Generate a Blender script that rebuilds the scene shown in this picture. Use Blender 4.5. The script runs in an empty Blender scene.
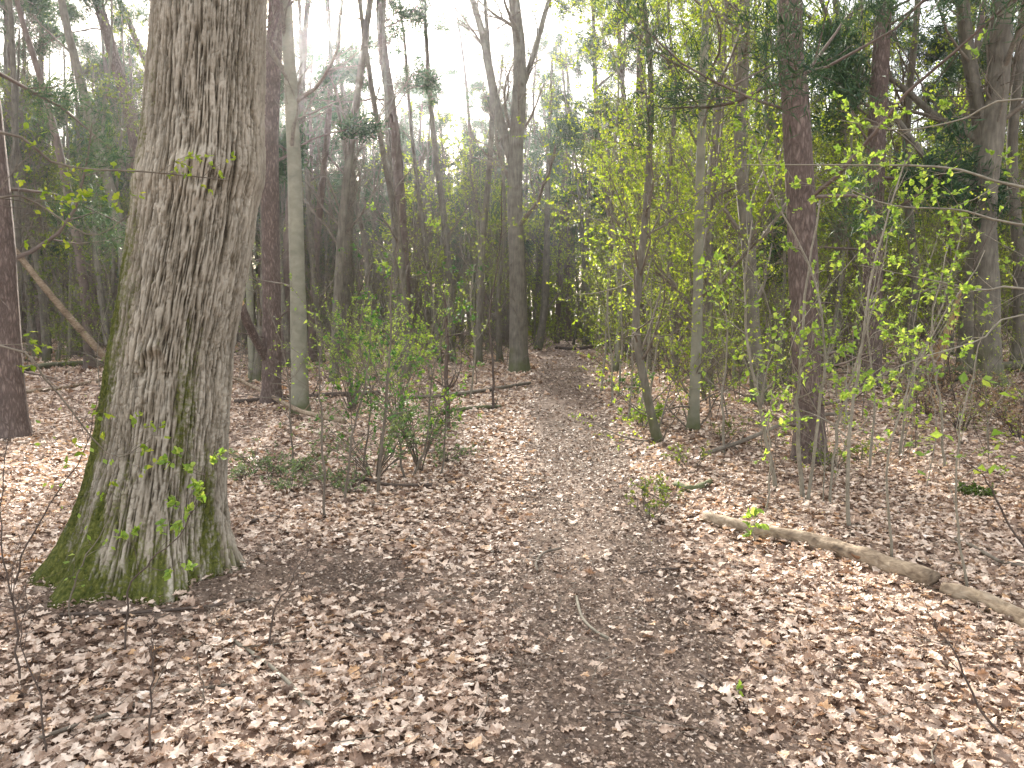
import bpy, math, random
import numpy as np
from mathutils import Vector, Matrix

# ------------------------------------------------------------------ camera, sky, sun, exposure
F = 760.0; PITCH = math.radians(5.2); CAMH = 1.58
sc = bpy.context.scene
C = sc.collection
cd = bpy.data.cameras.new('camera'); cam = bpy.data.objects.new('camera', cd); C.objects.link(cam)
cam.location = (0, 0, CAMH); cam.rotation_euler = (math.pi/2 - PITCH, 0, 0)
cd.sensor_width = 36; cd.lens = 36*F/1024; cd.clip_end = 1000; cd.clip_start = 0.05
sc.camera = cam

def ray(px, py):
    x = (px-512)/F; z = -(py-384)/F
    c, s = math.cos(PITCH), math.sin(PITCH)
    return np.array([x, c + z*s, -s + z*c])
SUND = ray(352, -55); SUND = SUND/np.linalg.norm(SUND)
SUN_EL = math.asin(SUND[2]); SUN_AZ = math.atan2(SUND[0], SUND[1])   # azimuth from +Y towards +X
EXPOSURE = 2.42
w = bpy.data.worlds.new('World'); sc.world = w; w.use_nodes = True
nt = w.node_tree; nt.nodes.clear()
sky = nt.nodes.new('ShaderNodeTexSky'); sky.sky_type = 'NISHITA'; sky.sun_disc = False
sky.sun_elevation = SUN_EL; sky.sun_rotation = SUN_AZ
sky.dust_density = 4.0; sky.air_density = 1.0; sky.ozone_density = 1.0
tc = nt.nodes.new('ShaderNodeTexCoord')
mp = nt.nodes.new('ShaderNodeMapping'); mp.inputs['Scale'].default_value = (1.0, 1.0, 2.2)
cl = nt.nodes.new('ShaderNodeTexNoise'); cl.inputs['Scale'].default_value = 2.3; cl.inputs['Detail'].default_value = 6
cr = nt.nodes.new('ShaderNodeValToRGB'); cr.color_ramp.elements[0].position = .30; cr.color_ramp.elements[1].position = .62
cr.color_ramp.elements[0].color = (.45, .45, .45, 1); cr.color_ramp.elements[1].color = (.92, .92, .92, 1)
mx = nt.nodes.new('ShaderNodeMixRGB'); mx.inputs[2].default_value = (5.2, 5.25, 5.4, 1)    # thin bright cloud veil
bg = nt.nodes.new('ShaderNodeBackground'); bg.inputs['Strength'].default_value = 0.10
wo = nt.nodes.new('ShaderNodeOutputWorld')
L = nt.links
L.new(tc.outputs['Generated'], mp.inputs[0]); L.new(mp.outputs[0], cl.inputs['Vector']); L.new(cl.outputs['Fac'], cr.inputs[0])
L.new(cr.outputs[0], mx.inputs[0]); L.new(sky.outputs[0], mx.inputs[1]); L.new(mx.outputs[0], bg.inputs[0]); L.new(bg.outputs[0], wo.inputs[0])
sd = bpy.data.lights.new('sun', 'SUN'); sd.energy = 5.0; sd.angle = math.radians(2.5); sd.color = (1.0, .93, .82)
so = bpy.data.objects.new('sun', sd); C.objects.link(so)
so.rotation_euler = Vector(SUND.tolist()).to_track_quat('Z', 'Y').to_euler()
vs = sc.view_settings; vs.view_transform = 'Standard'; vs.look = 'None'; vs.gamma = 1; vs.use_curve_mapping = False; vs.exposure = EXPOSURE
sc.render.engine = 'CYCLES'
cy = sc.cycles; cy.max_bounces = 6; cy.diffuse_bounces = 3; cy.glossy_bounces = 2; cy.transmission_bounces = 3; cy.volume_bounces = 0
cy.transparent_max_bounces = 4; cy.use_denoising = True; cy.sample_clamp_indirect = 4; cy.caustics_reflective = False; cy.caustics_refractive = False

# ------------------------------------------------------------------ noise
RNG = np.random.default_rng(11)
_perm = np.random.default_rng(5).permutation(256); _perm = np.concatenate([_perm, _perm, _perm])
_grad = np.random.default_rng(6).normal(size=(256, 3)); _grad /= np.linalg.norm(_grad, axis=1)[:, None]
def perlin(x, y, z=0.0):
    x = np.asarray(x, float); y = np.asarray(y, float); z = np.asarray(z, float) + 0*x
    xi = np.floor(x).astype(int); yi = np.floor(y).astype(int); zi = np.floor(z).astype(int)
    xf, yf, zf = x-xi, y-yi, z-zi
    u, v, ww = [t*t*t*(t*(t*6-15)+10) for t in (xf, yf, zf)]
    def g(dx, dy, dz):
        h = _perm[_perm[_perm[(xi+dx) & 255] + ((yi+dy) & 255)] + ((zi+dz) & 255)]
        G = _grad[h]
        return G[..., 0]*(xf-dx) + G[..., 1]*(yf-dy) + G[..., 2]*(zf-dz)
    def lp(a, b, t): return a + (b-a)*t
    return 1.6*lp(lp(lp(g(0,0,0), g(1,0,0), u), lp(g(0,1,0), g(1,1,0), u), v), lp(lp(g(0,0,1), g(1,0,1), u), lp(g(0,1,1), g(1,1,1), u), v), ww)
def sstep(a, b, x):
    t = np.clip((x-a)/(b-a), 0, 1); return t*t*(3-2*t)

# ------------------------------------------------------------------ terrain
OAK = (-2.28, 4.42)
def path_x(y): return .30 + .0525*y + .04*np.sin(y*.35) * sstep(4, 10, y)
def path_w(y): return .60 + .009*np.clip(y, 0, 40)
def H(x, y):
    x = np.asarray(x, float); y = np.asarray(y, float)
    d = np.hypot(x, y)
    h = .16*perlin(x*.09+3.1, y*.09) * sstep(3, 14, d)
    h = h + .05*perlin(x*.45, y*.45+7)*np.exp(-d/18)
    h = h + .018*perlin(x*2.1, y*2.1, 3.3)*np.exp(-d/7)
    off = x - path_x(y)
    h = h + .75*sstep(1.4, 11, off)*sstep(5, 20, y)
    h = h - .06*(1-sstep(.5, 1.5, np.abs(off)))*np.exp(-d/40)
    h = h + .11*np.exp(-((x-OAK[0])**2+(y-OAK[1])**2)/.9)
    return h
def GP(px, py):
    r = ray(px, py); lo, hi = .3, .3
    o = np.array([0, 0, CAMH])
    while hi < 140:
        p = o + r*hi
        if p[2] < H(p[0], p[1]): break
        lo = hi; hi *= 1.04
    for _ in range(30):
        m = (lo+hi)/2; p = o + r*m
        if p[2] < H(p[0], p[1]): hi = m
        else: lo = m
    p = o + r*hi; p[2] = H(p[0], p[1]); return p
def AT(px, py, Y):
    r = ray(px, py); return np.array([0, 0, CAMH]) + r*(Y/r[1])

# ------------------------------------------------------------------ mesh helpers
def mesh_from(name, V, Fc, mat, smooth=False, rnd=None, attr='rnd'):
    """V (N,3), Fc (M,k) faces"""
    V = np.ascontiguousarray(V, dtype=np.float32); Fc = np.ascontiguousarray(Fc, dtype=np.int32)
    me = bpy.data.meshes.new(name)
    k = Fc.shape[1]; M = len(Fc)
    me.vertices.add(len(V)); me.vertices.foreach_set('co', V.ravel())
    me.loops.add(M*k); me.loops.foreach_set('vertex_index', Fc.ravel())
    me.polygons.add(M); me.polygons.foreach_set('loop_start', np.arange(0, M*k, k, dtype=np.int32))
    me.polygons.foreach_set('loop_total', np.full(M, k, dtype=np.int32))
    me.polygons.foreach_set('use_smooth', np.full(M, smooth, dtype=bool))
    if rnd is not None:
        a = me.attributes.new(attr, 'FLOAT', 'POINT'); a.data.foreach_set('value', np.ascontiguousarray(rnd, dtype=np.float32))
    me.update(calc_edges=True)
    if mat: me.materials.append(mat)
    return me
def link(name, me, parent=None, loc=None):
    o = bpy.data.objects.new(name, me); C.objects.link(o)
    if parent is not None: o.parent = parent
    if loc is not None: o.location = loc
    return o
def tag(o, label, cat, group=None, kind=None):
    if label: o['label'] = label
    if cat: o['category'] = cat
    if group: o['group'] = group
    if kind: o['kind'] = kind
    return o
def thing(name, loc, label, cat, group=None):
    o = bpy.data.objects.new(name, None); C.objects.link(o); o.location = [float(c) for c in loc]
    o.empty_display_size = .2
    return tag(o, label, cat, group)
def copy_tree(o, parent=None):
    c = o.copy(); C.objects.link(c)
    if parent is not None: c.parent = parent
    for ch in list(o.children): copy_tree(ch, c)
    return c

class Tubes:
    def __init__(s): s.V = []; s.F = []; s.n = 0
    def batch(s, P, R, sides=4, cap=False, rough=0.0, seed=0):
        P = np.asarray(P, float); R = np.asarray(R, float)
        if P.ndim == 2: P = P[None]; R = R[None]
        if cap:
            P = np.concatenate([P[:, :1], P, P[:, -1:]], 1); R = np.concatenate([R[:, :1]*.02, R, R[:, -1:]*.02], 1)
        B, n, _ = P.shape
        T = np.gradient(P, axis=1)
        if cap: T[:, 0] = T[:, 2]; T[:, 1] = T[:, 2]; T[:, -1] = T[:, -3]; T[:, -2] = T[:, -3]
        T /= np.linalg.norm(T, axis=2, keepdims=True) + 1e-9
        D = P[:, -1] - P[:, 0]
        ref = np.where((np.abs(D[:, 0:1]) < np.abs(D[:, 2:3])), np.array([[1., .13, 0]]), np.array([[0, .13, 1.]]))[:, None, :]
        U = np.cross(T, ref); U /= np.linalg.norm(U, axis=2, keepdims=True) + 1e-9
        W = np.cross(T, U)
        a = np.arange(sides)*2*np.pi/sides
        rr = R[..., None]*np.ones(sides)
        if rough:
            rg = np.random.default_rng(seed)
            ang = np.cos(a); an2 = np.sin(a)
            zz = np.arange(n)[None, :, None]*.35
            rr = rr*(1+rough*perlin(ang[None, None]*1.6+seed, an2[None, None]*1.6+0*zz, zz+seed*.37))
        V = P[:, :, None] + rr[..., None]*(np.cos(a)[None, None, :, None]*U[:, :, None] + np.sin(a)[None, None, :, None]*W[:, :, None])
        idx = np.arange(B*n*sides).reshape(B, n, sides) + s.n
        q = np.stack([idx[:, :-1], np.roll(idx, -1, 2)[:, :-1], np.roll(idx, -1, 2)[:, 1:], idx[:, 1:]], -1)
        s.V.append(V.reshape(-1, 3)); s.F.append(q.reshape(-1, 4)); s.n += B*n*sides
    def mesh(s, name, mat, origin=(0, 0, 0), smooth=True):
        return mesh_from(name, np.concatenate(s.V)-np.asarray(origin), np.concatenate(s.F), mat, smooth)
    def build(s, name, mat, parent=None, origin=(0, 0, 0)):
        return link(name, s.mesh(name, mat, origin), parent)

def catmull(pts, n):
    pts = np.asarray(pts, float)
    if len(pts) < 3: return pts[0] + (pts[-1]-pts[0])*np.linspace(0, 1, n)[:, None]
    e = np.concatenate([[2*pts[0]-pts[1]], pts, [2*pts[-1]-pts[-2]]])
    seg = len(pts)-1; out = []
    for u in np.linspace(0, seg, n):
        i = min(int(u), seg-1); t = u-i
        a, b, c, d = e[i:i+4]
        out.append(.5*((2*b)+(-a+c)*t+(2*a-5*b+4*c-d)*t*t+(-a+3*b-3*c+d)*t**3))
    return np.array(out)

def spawn(rg, P, R, count, tr=(.3, 1), Ln=(1, 2), ang=(35, 70), n=5, wig=.18, up=.1, rr=.5, tip=.25, shrink=.5, rmin=.0015, rmax=9):
    """children polylines of a batch of parent polylines"""
    P = np.asarray(P); R = np.asarray(R)
    if P.ndim == 2: P = P[None]; R = R[None]
    B, m, _ = P.shape
    N = B*count
    b = np.repeat(np.arange(B), count)
    t = tr[0] + (tr[1]-tr[0])*rg.random(N)
    u = t*(m-1); i = np.minimum(u.astype(int), m-2); f = (u-i)[:, None]
    p0 = P[b, i]*(1-f) + P[b, i+1]*f
    T = P[b, i+1]-P[b, i]; T /= np.linalg.norm(T, axis=1, keepdims=True)+1e-9
    r0 = (R[b, i]*(1-f[:, 0]) + R[b, i+1]*f[:, 0])*rr*(.7+.5*rg.random(N))
    r0 = np.clip(r0, rmin, rmax)
    q = rg.normal(size=(N, 3)); q -= (q*T).sum(1, keepdims=True)*T; q /= np.linalg.norm(q, axis=1, keepdims=True)+1e-9
    a = np.radians(ang[0] + (ang[1]-ang[0])*rg.random(N))[:, None]
    d = np.cos(a)*T + np.sin(a)*q
    Lg = (Ln[0] + (Ln[1]-Ln[0])*rg.random(N))*(1-shrink*t)
    st = (Lg/(n-1))[:, None]
    out = np.zeros((N, n, 3)); out[:, 0] = p0
    bias = rg.normal(size=(N, 3))*wig*.4
    for k in range(1, n):
        d = d + rg.normal(size=(N, 3))*wig + bias + np.array([0, 0, up])
        d /= np.linalg.norm(d, axis=1, keepdims=True)
        out[:, k] = out[:, k-1] + d*st
    rad = r0[:, None]*np.linspace(1, tip, n)[None]
    return out, rad

def leaf_tpl(kind, k=9):
    """station template: (k,3) x along, half width"""
    t = np.linspace(0, 1, k)
    if kind == 'oak':
        wv = .5*np.sin(np.pi*t**.8)**.75 * (1 + .28*np.where(np.arange(k) % 2 == 1, 1, -1)) * .62
    elif kind == 'beech':
        wv = .33*np.sin(np.pi*t**.85)
    else:
        wv = .34*np.sin(np.pi*t**.7)**.9
    wv[0] = .02; wv[-1] = .03
    return t, wv
def leaf_batch(pos, fwd, nrm, size, rg, kind='oak', k=9, curl=.5, fold=.3, wj=.25):
    """(N,...) -> verts, quads; strips left/mid/right per station"""
    N = len(pos); t, wv = leaf_tpl(kind, k)
    fwd = fwd/ (np.linalg.norm(fwd, axis=1, keepdims=True)+1e-9)
    side = np.cross(nrm, fwd); side /= np.linalg.norm(side, axis=1, keepdims=True)+1e-9
    up = np.cross(fwd, side)
    W = wv[None]*(1+wj*rg.normal(size=(N, k)))*(.75+.7*rg.random((N, 1)))
    W2 = wv[None]*(1+wj*rg.normal(size=(N, k)))*(.8+.4*rg.random((N, 1)))
    c1 = curl*rg.normal(size=(N, 1)); fo = fold*rg.normal(size=(N, 1)); tw = curl*rg.normal(size=(N, 1)); c3 = curl*rg.normal(size=(N, 1))
    tt = t[None]-.5
    zm = c1*(tt**2) + c3*tt**3*1.5
    zl = zm + fo*W + tw*tt*W + curl*.12*rg.normal(size=(N, k)); zr = zm + fo*W2 - tw*tt*W2 + curl*.12*rg.normal(size=(N, k))
    def mk(x, y, z): return (x[..., None]*fwd[:, None] + y[..., None]*side[:, None] + z[..., None]*up[:, None])*size[:, None, None] + pos[:, None]
    X = np.broadcast_to(tt, (N, k))
    V = np.stack([mk(X, -W, zl), mk(X, 0*X, zm), mk(X, W2, zr)], 2)      # N,k,3,3
    base = np.arange(N)[:, None]*(3*k)
    qs = []
    for i in range(k-1):
        for j in range(2):
            qs.append([3*i+j, 3*(i+1)+j, 3*(i+1)+j+1, 3*i+j+1])
    q = np.array(qs)[None] + base[..., None]
    return V.reshape(-1, 3), q.reshape(-1, 4), np.repeat(rg.random(N), 3*k)
def diamond_batch(pos, fwd, nrm, size, rg, wd=.32, fold=.25):
    N = len(pos)
    fwd = fwd/(np.linalg.norm(fwd, axis=1, keepdims=True)+1e-9)
    side = np.cross(nrm, fwd); side /= np.linalg.norm(side, axis=1, keepdims=True)+1e-9
    up = np.cross(fwd, side)
    s = size[:, None]; f = (fold*rg.normal(size=N))[:, None]
    a = pos; b = pos + s*(.5*fwd + wd*side + f*up*.5); c = pos + s*fwd; d = pos + s*(.45*fwd - wd*side + f*up*.5)
    V = np.stack([a, b, c, d], 1)
    i = np.arange(N)[:, None]*4
    q = np.concatenate([np.concatenate([i, i+1, i+2], 1), np.concatenate([i, i+2, i+3], 1)], 0)
    return V.reshape(-1, 3), q, np.repeat(rg.random(N), 4)
def join(parts):
    V = []; Q = []; R = []; n = 0
    for v, q, r in parts: V.append(v); Q.append(q+n); R.append(r); n += len(v)
    return np.concatenate(V), np.concatenate(Q), np.concatenate(R)

def leaves_on(rg, P, R, count, size, kind=None, tr=(.35, 1), droop=.3, near=False, clump=1):
    """positions on twigs"""
    P = np.asarray(P)
    if P.ndim == 2: P = P[None]
    B, m, _ = P.shape; N = B*count
    b = np.repeat(np.arange(B), count)
    t = tr[0]+(tr[1]-tr[0])*rg.random(N)**.7
    if clump > 1: t = np.round(t*clump)/clump
    u = np.clip(t, 0, .999)*(m-1); i = u.astype(int); f = (u-i)[:, None]
    p = P[b, i]*(1-f)+P[b, i+1]*f
    T = P[b, i+1]-P[b, i]; T /= np.linalg.norm(T, axis=1, keepdims=True)+1e-9
    d = .7*T + rg.normal(size=(N, 3))*.6 + np.array([0, 0, -droop])
    nr = rg.normal(size=(N, 3))*.6 + np.array([0, 0, 1.])
    sz = size*(.55+.8*rg.random(N))
    if near: return leaf_batch(p + d/np.linalg.norm(d, axis=1, keepdims=True)*sz[:, None]*.5, d, nr, sz, rg, kind=near, k=7, curl=.35, fold=.45, wj=.08)
    return diamond_batch(p, d, nr, sz, rg)

# ------------------------------------------------------------------ materials
def new_mat(name):
    m = bpy.data.materials.new(name); m.use_nodes = True
    n = m.node_tree; n.nodes.clear()
    return m, n, n.nodes.new, n.links.new
def ramp(n, stops):
    r = n.nodes.new('ShaderNodeValToRGB'); e = r.color_ramp.elements
    while len(e) < len(stops): e.new(.5)
    for el, (p, c) in zip(e, stops): el.position = p; el.color = (*c, 1)
    return r
def bark_mat(name, cols, sc_xy=14, sc_z=3, bump=.6, dist=.02, moss=None, mossh=1.0, vor=False, tint=.25):
    m, n, N, Lk = new_mat(name)
    tcn = N('ShaderNodeTexCoord'); mpn = N('ShaderNodeMapping'); mpn.inputs['Scale'].default_value = (sc_xy, sc_xy, sc_z)
    Lk(tcn.outputs['Object'], mpn.inputs[0])
    if vor:
        ns0 = N('ShaderNodeTexNoise'); ns0.inputs['Scale'].default_value = 1.5; Lk(mpn.outputs[0], ns0.inputs['Vector'])
        ad = N('ShaderNodeVectorMath'); ad.operation = 'MULTIPLY_ADD'; ad.inputs[1].default_value = (1.8, 1.8, 1.2)
        Lk(ns0.outputs['Color'], ad.inputs[0]); Lk(mpn.outputs[0], ad.inputs[2])
        t1 = N('ShaderNodeTexVoronoi'); t1.feature = 'DISTANCE_TO_EDGE'; t1.inputs['Scale'].default_value = 1.0; Lk(ad.outputs[0], t1.inputs['Vector'])
        mr = N('ShaderNodeMapRange'); mr.inputs['From Max'].default_value = .42; Lk(t1.outputs['Distance'], mr.inputs[0]); h = mr.outputs[0]
    else:
        t1 = N('ShaderNodeTexNoise'); t1.inputs['Scale'].default_value = 1.0; t1.inputs['Detail'].default_value = 6; t1.inputs['Distortion'].default_value = .6
        Lk(mpn.outputs[0], t1.inputs['Vector']); h = t1.outputs['Fac']
    t2 = N('ShaderNodeTexNoise'); t2.inputs['Scale'].default_value = 5; t2.inputs['Detail'].default_value = 8; Lk(tcn.outputs['Object'], t2.inputs['Vector'])
    t3 = N('ShaderNodeTexNoise'); t3.inputs['Scale'].default_value = 60; t3.inputs['Detail'].default_value = 4; Lk(tcn.outputs['Object'], t3.inputs['Vector'])
    mxx = N('ShaderNodeMath'); mxx.operation = 'MULTIPLY_ADD'; mxx.inputs[1].default_value = .5; Lk(h, mxx.inputs[0])
    m2 = N('ShaderNodeMath'); m2.operation = 'MULTIPLY'; m2.inputs[1].default_value = .5; Lk(t2.outputs['Fac'], m2.inputs[0]); Lk(m2.outputs[0], mxx.inputs[2])
    rp = ramp(n, cols); Lk(mxx.outputs[0], rp.inputs[0]); col = rp.outputs[0]
    if moss:
        sp = N('ShaderNodeSeparateXYZ'); Lk(tcn.outputs['Object'], sp.inputs[0])
        mz = N('ShaderNodeMapRange'); mz.inputs['From Min'].default_value = 0; mz.inputs['From Max'].default_value = mossh; mz.inputs['To Min'].default_value = .50; mz.inputs['To Max'].default_value = .0; Lk(sp.outputs[2], mz.inputs[0])
        t4 = N('ShaderNodeTexNoise'); t4.inputs['Scale'].default_value = 3.2; t4.inputs['Detail'].default_value = 7; Lk(tcn.outputs['Object'], t4.inputs['Vector'])
        a1 = N('ShaderNodeMath'); a1.operation = 'ADD'; Lk(mz.outputs[0], a1.inputs[0]); Lk(t4.outputs['Fac'], a1.inputs[1])
        r2 = ramp(n, [(.70, (0, 0, 0)), (1.0, (.8, .8, .8))]); Lk(a1.outputs[0], r2.inputs[0])
        mc = N('ShaderNodeMixRGB'); mc.inputs[2].default_value = (*moss, 1); Lk(r2.outputs[0], mc.inputs[0]); Lk(col, mc.inputs[1]); col = mc.outputs[0]
    b = N('ShaderNodeBsdfPrincipled'); b.inputs['Roughness'].default_value = .9; b.inputs['Specular IOR Level'].default_value = .2
    Lk(col, b.inputs['Base Color'])
    hs = N('ShaderNodeMath'); hs.operation = 'MULTIPLY_ADD'; hs.inputs[1].default_value = .25; Lk(t3.outputs['Fac'], hs.inputs[0]); Lk(h, hs.inputs[2])
    bp = N('ShaderNodeBump'); bp.inputs['Strength'].default_value = bump; bp.inputs['Distance'].default_value = dist
    Lk(hs.outputs[0], bp.inputs['Height']); Lk(bp.outputs[0], b.inputs['Normal'])
    o = N('ShaderNodeOutputMaterial'); Lk(b.outputs[0], o.inputs[0])
    return m
def leaf_mat(name, cols, trans=.5, tcol=(1.3, 1.25, .7), rough=.6, noise=0):
    m, n, N, Lk = new_mat(name)
    at = N('ShaderNodeAttribute'); at.attribute_name = 'rnd'
    rp = ramp(n, cols); Lk(at.outputs['Fac'], rp.inputs[0]); col = rp.outputs[0]
    if noise:
        tcn = N('ShaderNodeTexCoord'); t = N('ShaderNodeTexNoise'); t.inputs['Scale'].default_value = noise; t.inputs['Detail'].default_value = 3
        Lk(tcn.outputs['Object'], t.inputs['Vector'])
        r2 = ramp(n, [(.3, (.55, .5, .46)), (.65, (1.15, 1.15, 1.15))]); Lk(t.outputs['Fac'], r2.inputs[0])
        mm = N('ShaderNodeMixRGB'); mm.blend_type = 'MULTIPLY'; mm.inputs[0].default_value = 1; Lk(col, mm.inputs[1]); Lk(r2.outputs[0], mm.inputs[2]); col = mm.outputs[0]
    d = N('ShaderNodeBsdfPrincipled'); d.inputs['Roughness'].default_value = rough; d.inputs['Specular IOR Level'].default_value = .25; Lk(col, d.inputs['Base Color'])
    tcl = N('ShaderNodeMixRGB'); tcl.blend_type = 'MULTIPLY'; tcl.inputs[0].default_value = 1; tcl.inputs[2].default_value = (*tcol, 1); Lk(col, tcl.inputs[1])
    tr = N('ShaderNodeBsdfTranslucent'); Lk(tcl.outputs[0], tr.inputs[0])
    ms = N('ShaderNodeMixShader'); ms.inputs[0].default_value = trans; Lk(d.outputs[0], ms.inputs[1]); Lk(tr.outputs[0], ms.inputs[2])
    o = N('ShaderNodeOutputMaterial'); Lk(ms.outputs[0], o.inputs[0])
    return m

M = {}
M['pine'] = bark_mat('pine_bark', [(.10, (.05, .036, .03)), (.5, (.125, .092, .076)), (.85, (.215, .165, .138))], 22, 6, .7, .015, vor=True)
M['pine_far'] = bark_mat('pine_bark_far', [(.2, (.05, .04, .033)), (.7, (.17, .128, .105))], 10, 3, .5, .02)
M['beech'] = bark_mat('smooth_bark', [(.3, (.13, .125, .09)), (.7, (.25, .235, .175))], 6, 8, .25, .008, moss=(.075, .085, .03), mossh=.7)
M['oakish'] = bark_mat('grey_bark', [(.25, (.05, .043, .033)), (.7, (.19, .168, .13))], 22, 4, .8, .02, moss=(.075, .085, .03), mossh=1.2)
M['twig'] = bark_mat('twig_bark', [(.3, (.07, .055, .042)), (.7, (.20, .17, .13))], 30, 30, .2, .002)
M['twig_pale'] = bark_mat('pale_twig_bark', [(.3, (.11, .095, .07)), (.7, (.28, .25, .19))], 30, 30, .2, .002)
M['twig_dark'] = bark_mat('dark_twig_bark', [(.3, (.04, .03, .025)), (.7, (.12, .09, .07))], 30, 30, .2, .002)
M['log'] = bark_mat('log_wood', [(.34, (.06, .045, .032)), (.43, (.14, .10, .066)), (.54, (.23, .175, .118)), (.68, (.33, .265, .19))], 18, 40, .7, .012)
M['broken'] = bark_mat('split_wood', [(.3, (.30, .17, .08)), (.7, (.55, .36, .18))], 40, 5, .5, .006)
M['spring'] = leaf_mat('spring_leaf', [(0, (.12, .19, .02)), (.5, (.21, .29, .03)), (1, (.33, .36, .05))], .55)
M['fresh'] = leaf_mat('fresh_leaf', [(0, (.13, .22, .04)), (.6, (.23, .33, .06)), (1, (.34, .40, .10))], .55)
M['holly'] = leaf_mat('dark_leaf', [(0, (.03, .085, .02)), (.6, (.07, .16, .03)), (1, (.13, .25, .05))], .35)
M['ivy'] = leaf_mat('ground_leaf', [(0, (.08, .12, .05)), (.6, (.14, .19, .08)), (1, (.22, .27, .13))], .3)
M['needle'] = leaf_mat('pine_needle', [(0, (.02, .045, .025)), (.6, (.045, .085, .04)), (1, (.09, .13, .06))], .3, tcol=(1, 1.1, .7))
M['olive'] = leaf_mat('olive_leaf', [(0, (.06, .09, .02)), (.6, (.12, .16, .03)), (1, (.2, .22, .05))], .5)
M['bracken'] = leaf_mat('dead_bracken', [(0, (.12, .08, .055)), (.6, (.25, .165, .11)), (1, (.38, .27, .18))], .3)
M['moss'] = leaf_mat('moss_tuft', [(0, (.05, .09, .01)), (1, (.09, .12, .03))], .2)
M['litter'] = leaf_mat('litter_leaf', [(0, (.09, .055, .037)), (.14, (.22, .145, .10)), (.32, (.40, .29, .215)), (.58, (.56, .44, .345)), (.92, (.69, .58, .475)), (.965, (.54, .34, .18)), (1, (.80, .72, .63))], .18, tcol=(1.2, .95, .7), rough=.55, noise=25)
M['crumb'] = leaf_mat('crumbled_leaf', [(0, (.065, .044, .032)), (.35, (.16, .113, .084)), (.68, (.32, .237, .18)), (.90, (.50, .40, .315)), (1, (.66, .58, .50))], .1, tcol=(1.1, .95, .8), noise=25)

def ground_mat(name, litter_default=None):
    m, n, N, Lk = new_mat(name)
    tcn = N('ShaderNodeTexCoord')
    wn = N('ShaderNodeTexNoise'); wn.inputs['Scale'].default_value = 9; wn.inputs['Detail'].default_value = 3; Lk(tcn.outputs['Object'], wn.inputs['Vector'])
    wa = N('ShaderNodeVectorMath'); wa.operation = 'MULTIPLY_ADD'; wa.inputs[1].default_value = (.12, .12, .12); Lk(wn.outputs['Color'], wa.inputs[0]); Lk(tcn.outputs['Object'], wa.inputs[2])
    v = N('ShaderNodeTexVoronoi'); v.inputs['Scale'].default_value = 13; Lk(wa.outputs[0], v.inputs['Vector'])
    sx = N('ShaderNodeSeparateXYZ'); Lk(v.outputs['Color'], sx.inputs[0])
    rl = ramp(n, [(0, (.07, .045, .035)), (.3, (.19, .125, .09)), (.65, (.34, .245, .185)), (1, (.5, .4, .32))]); Lk(sx.outputs[0], rl.inputs[0])
    ns = N('ShaderNodeTexNoise'); ns.inputs['Scale'].default_value = 40; ns.inputs['Detail'].default_value = 8; ns.inputs['Roughness'].default_value = .7; Lk(tcn.outputs['Object'], ns.inputs['Vector'])
    rs = ramp(n, [(.3, (.06, .042, .031)), (.5, (.14, .10, .075)), (.62, (.22, .163, .123)), (.72, (.36, .285, .22))]); Lk(ns.outputs['Fac'], rs.inputs[0])
    nb = N('ShaderNodeTexNoise'); nb.inputs['Scale'].default_value = 1.6; nb.inputs['Detail'].default_value = 6; Lk(tcn.outputs['Object'], nb.inputs['Vector'])
    rb = ramp(n, [(.3, (.65, .62, .6)), (.7, (1.2, 1.2, 1.2))]); Lk(nb.outputs['Fac'], rb.inputs[0])
    at = N('ShaderNodeAttribute'); at.attribute_name = 'rnd'
    mm = N('ShaderNodeMixRGB'); Lk(at.outputs['Fac'], mm.inputs[0]); Lk(rs.outputs[0], mm.inputs[1]); Lk(rl.outputs[0], mm.inputs[2])
    mu = N('ShaderNodeMixRGB'); mu.blend_type = 'MULTIPLY'; mu.inputs[0].default_value = 1; Lk(mm.outputs[0], mu.inputs[1]); Lk(rb.outputs[0], mu.inputs[2])
    b = N('ShaderNodeBsdfPrincipled'); b.inputs['Roughness'].default_value = .95; b.inputs['Specular IOR Level'].default_value = .15; Lk(mu.outputs[0], b.inputs['Base Color'])
    ah = N('ShaderNodeMath'); ah.operation = 'ADD'; Lk(ns.outputs['Fac'], ah.inputs[0]); Lk(v.outputs['Distance'], ah.inputs[1])
    bp = N('ShaderNodeBump'); bp.inputs['Strength'].default_value = .8; bp.inputs['Distance'].default_value = .025; Lk(ah.outputs[0], bp.inputs['Height']); Lk(bp.outputs[0], b.inputs['Normal'])
    o = N('ShaderNodeOutputMaterial'); Lk(b.outputs[0], o.inputs[0])
    return m
M['ground'] = ground_mat('forest_floor'); M['path'] = ground_mat('trodden_soil')

# ------------------------------------------------------------------ ground and path
def grid(us, vs):
    nx, ny = len(us), len(vs)
    i = np.arange(nx*ny).reshape(ny, nx)
    return np.stack([i[:-1, :-1], i[:-1, 1:], i[1:, 1:], i[1:, :-1]], -1).reshape(-1, 4)
def soil_mask(x, y):
    """1 where bare soil shows: beside the oak's foot, and worn spots"""
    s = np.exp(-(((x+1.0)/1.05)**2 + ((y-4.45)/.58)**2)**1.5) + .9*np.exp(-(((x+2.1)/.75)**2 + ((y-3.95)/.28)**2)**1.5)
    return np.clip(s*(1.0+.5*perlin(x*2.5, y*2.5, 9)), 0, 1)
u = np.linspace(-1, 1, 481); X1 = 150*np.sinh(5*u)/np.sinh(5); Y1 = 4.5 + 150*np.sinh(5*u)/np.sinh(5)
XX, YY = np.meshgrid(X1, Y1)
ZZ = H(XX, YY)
lit = 1-.95*soil_mask(XX, YY)
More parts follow.
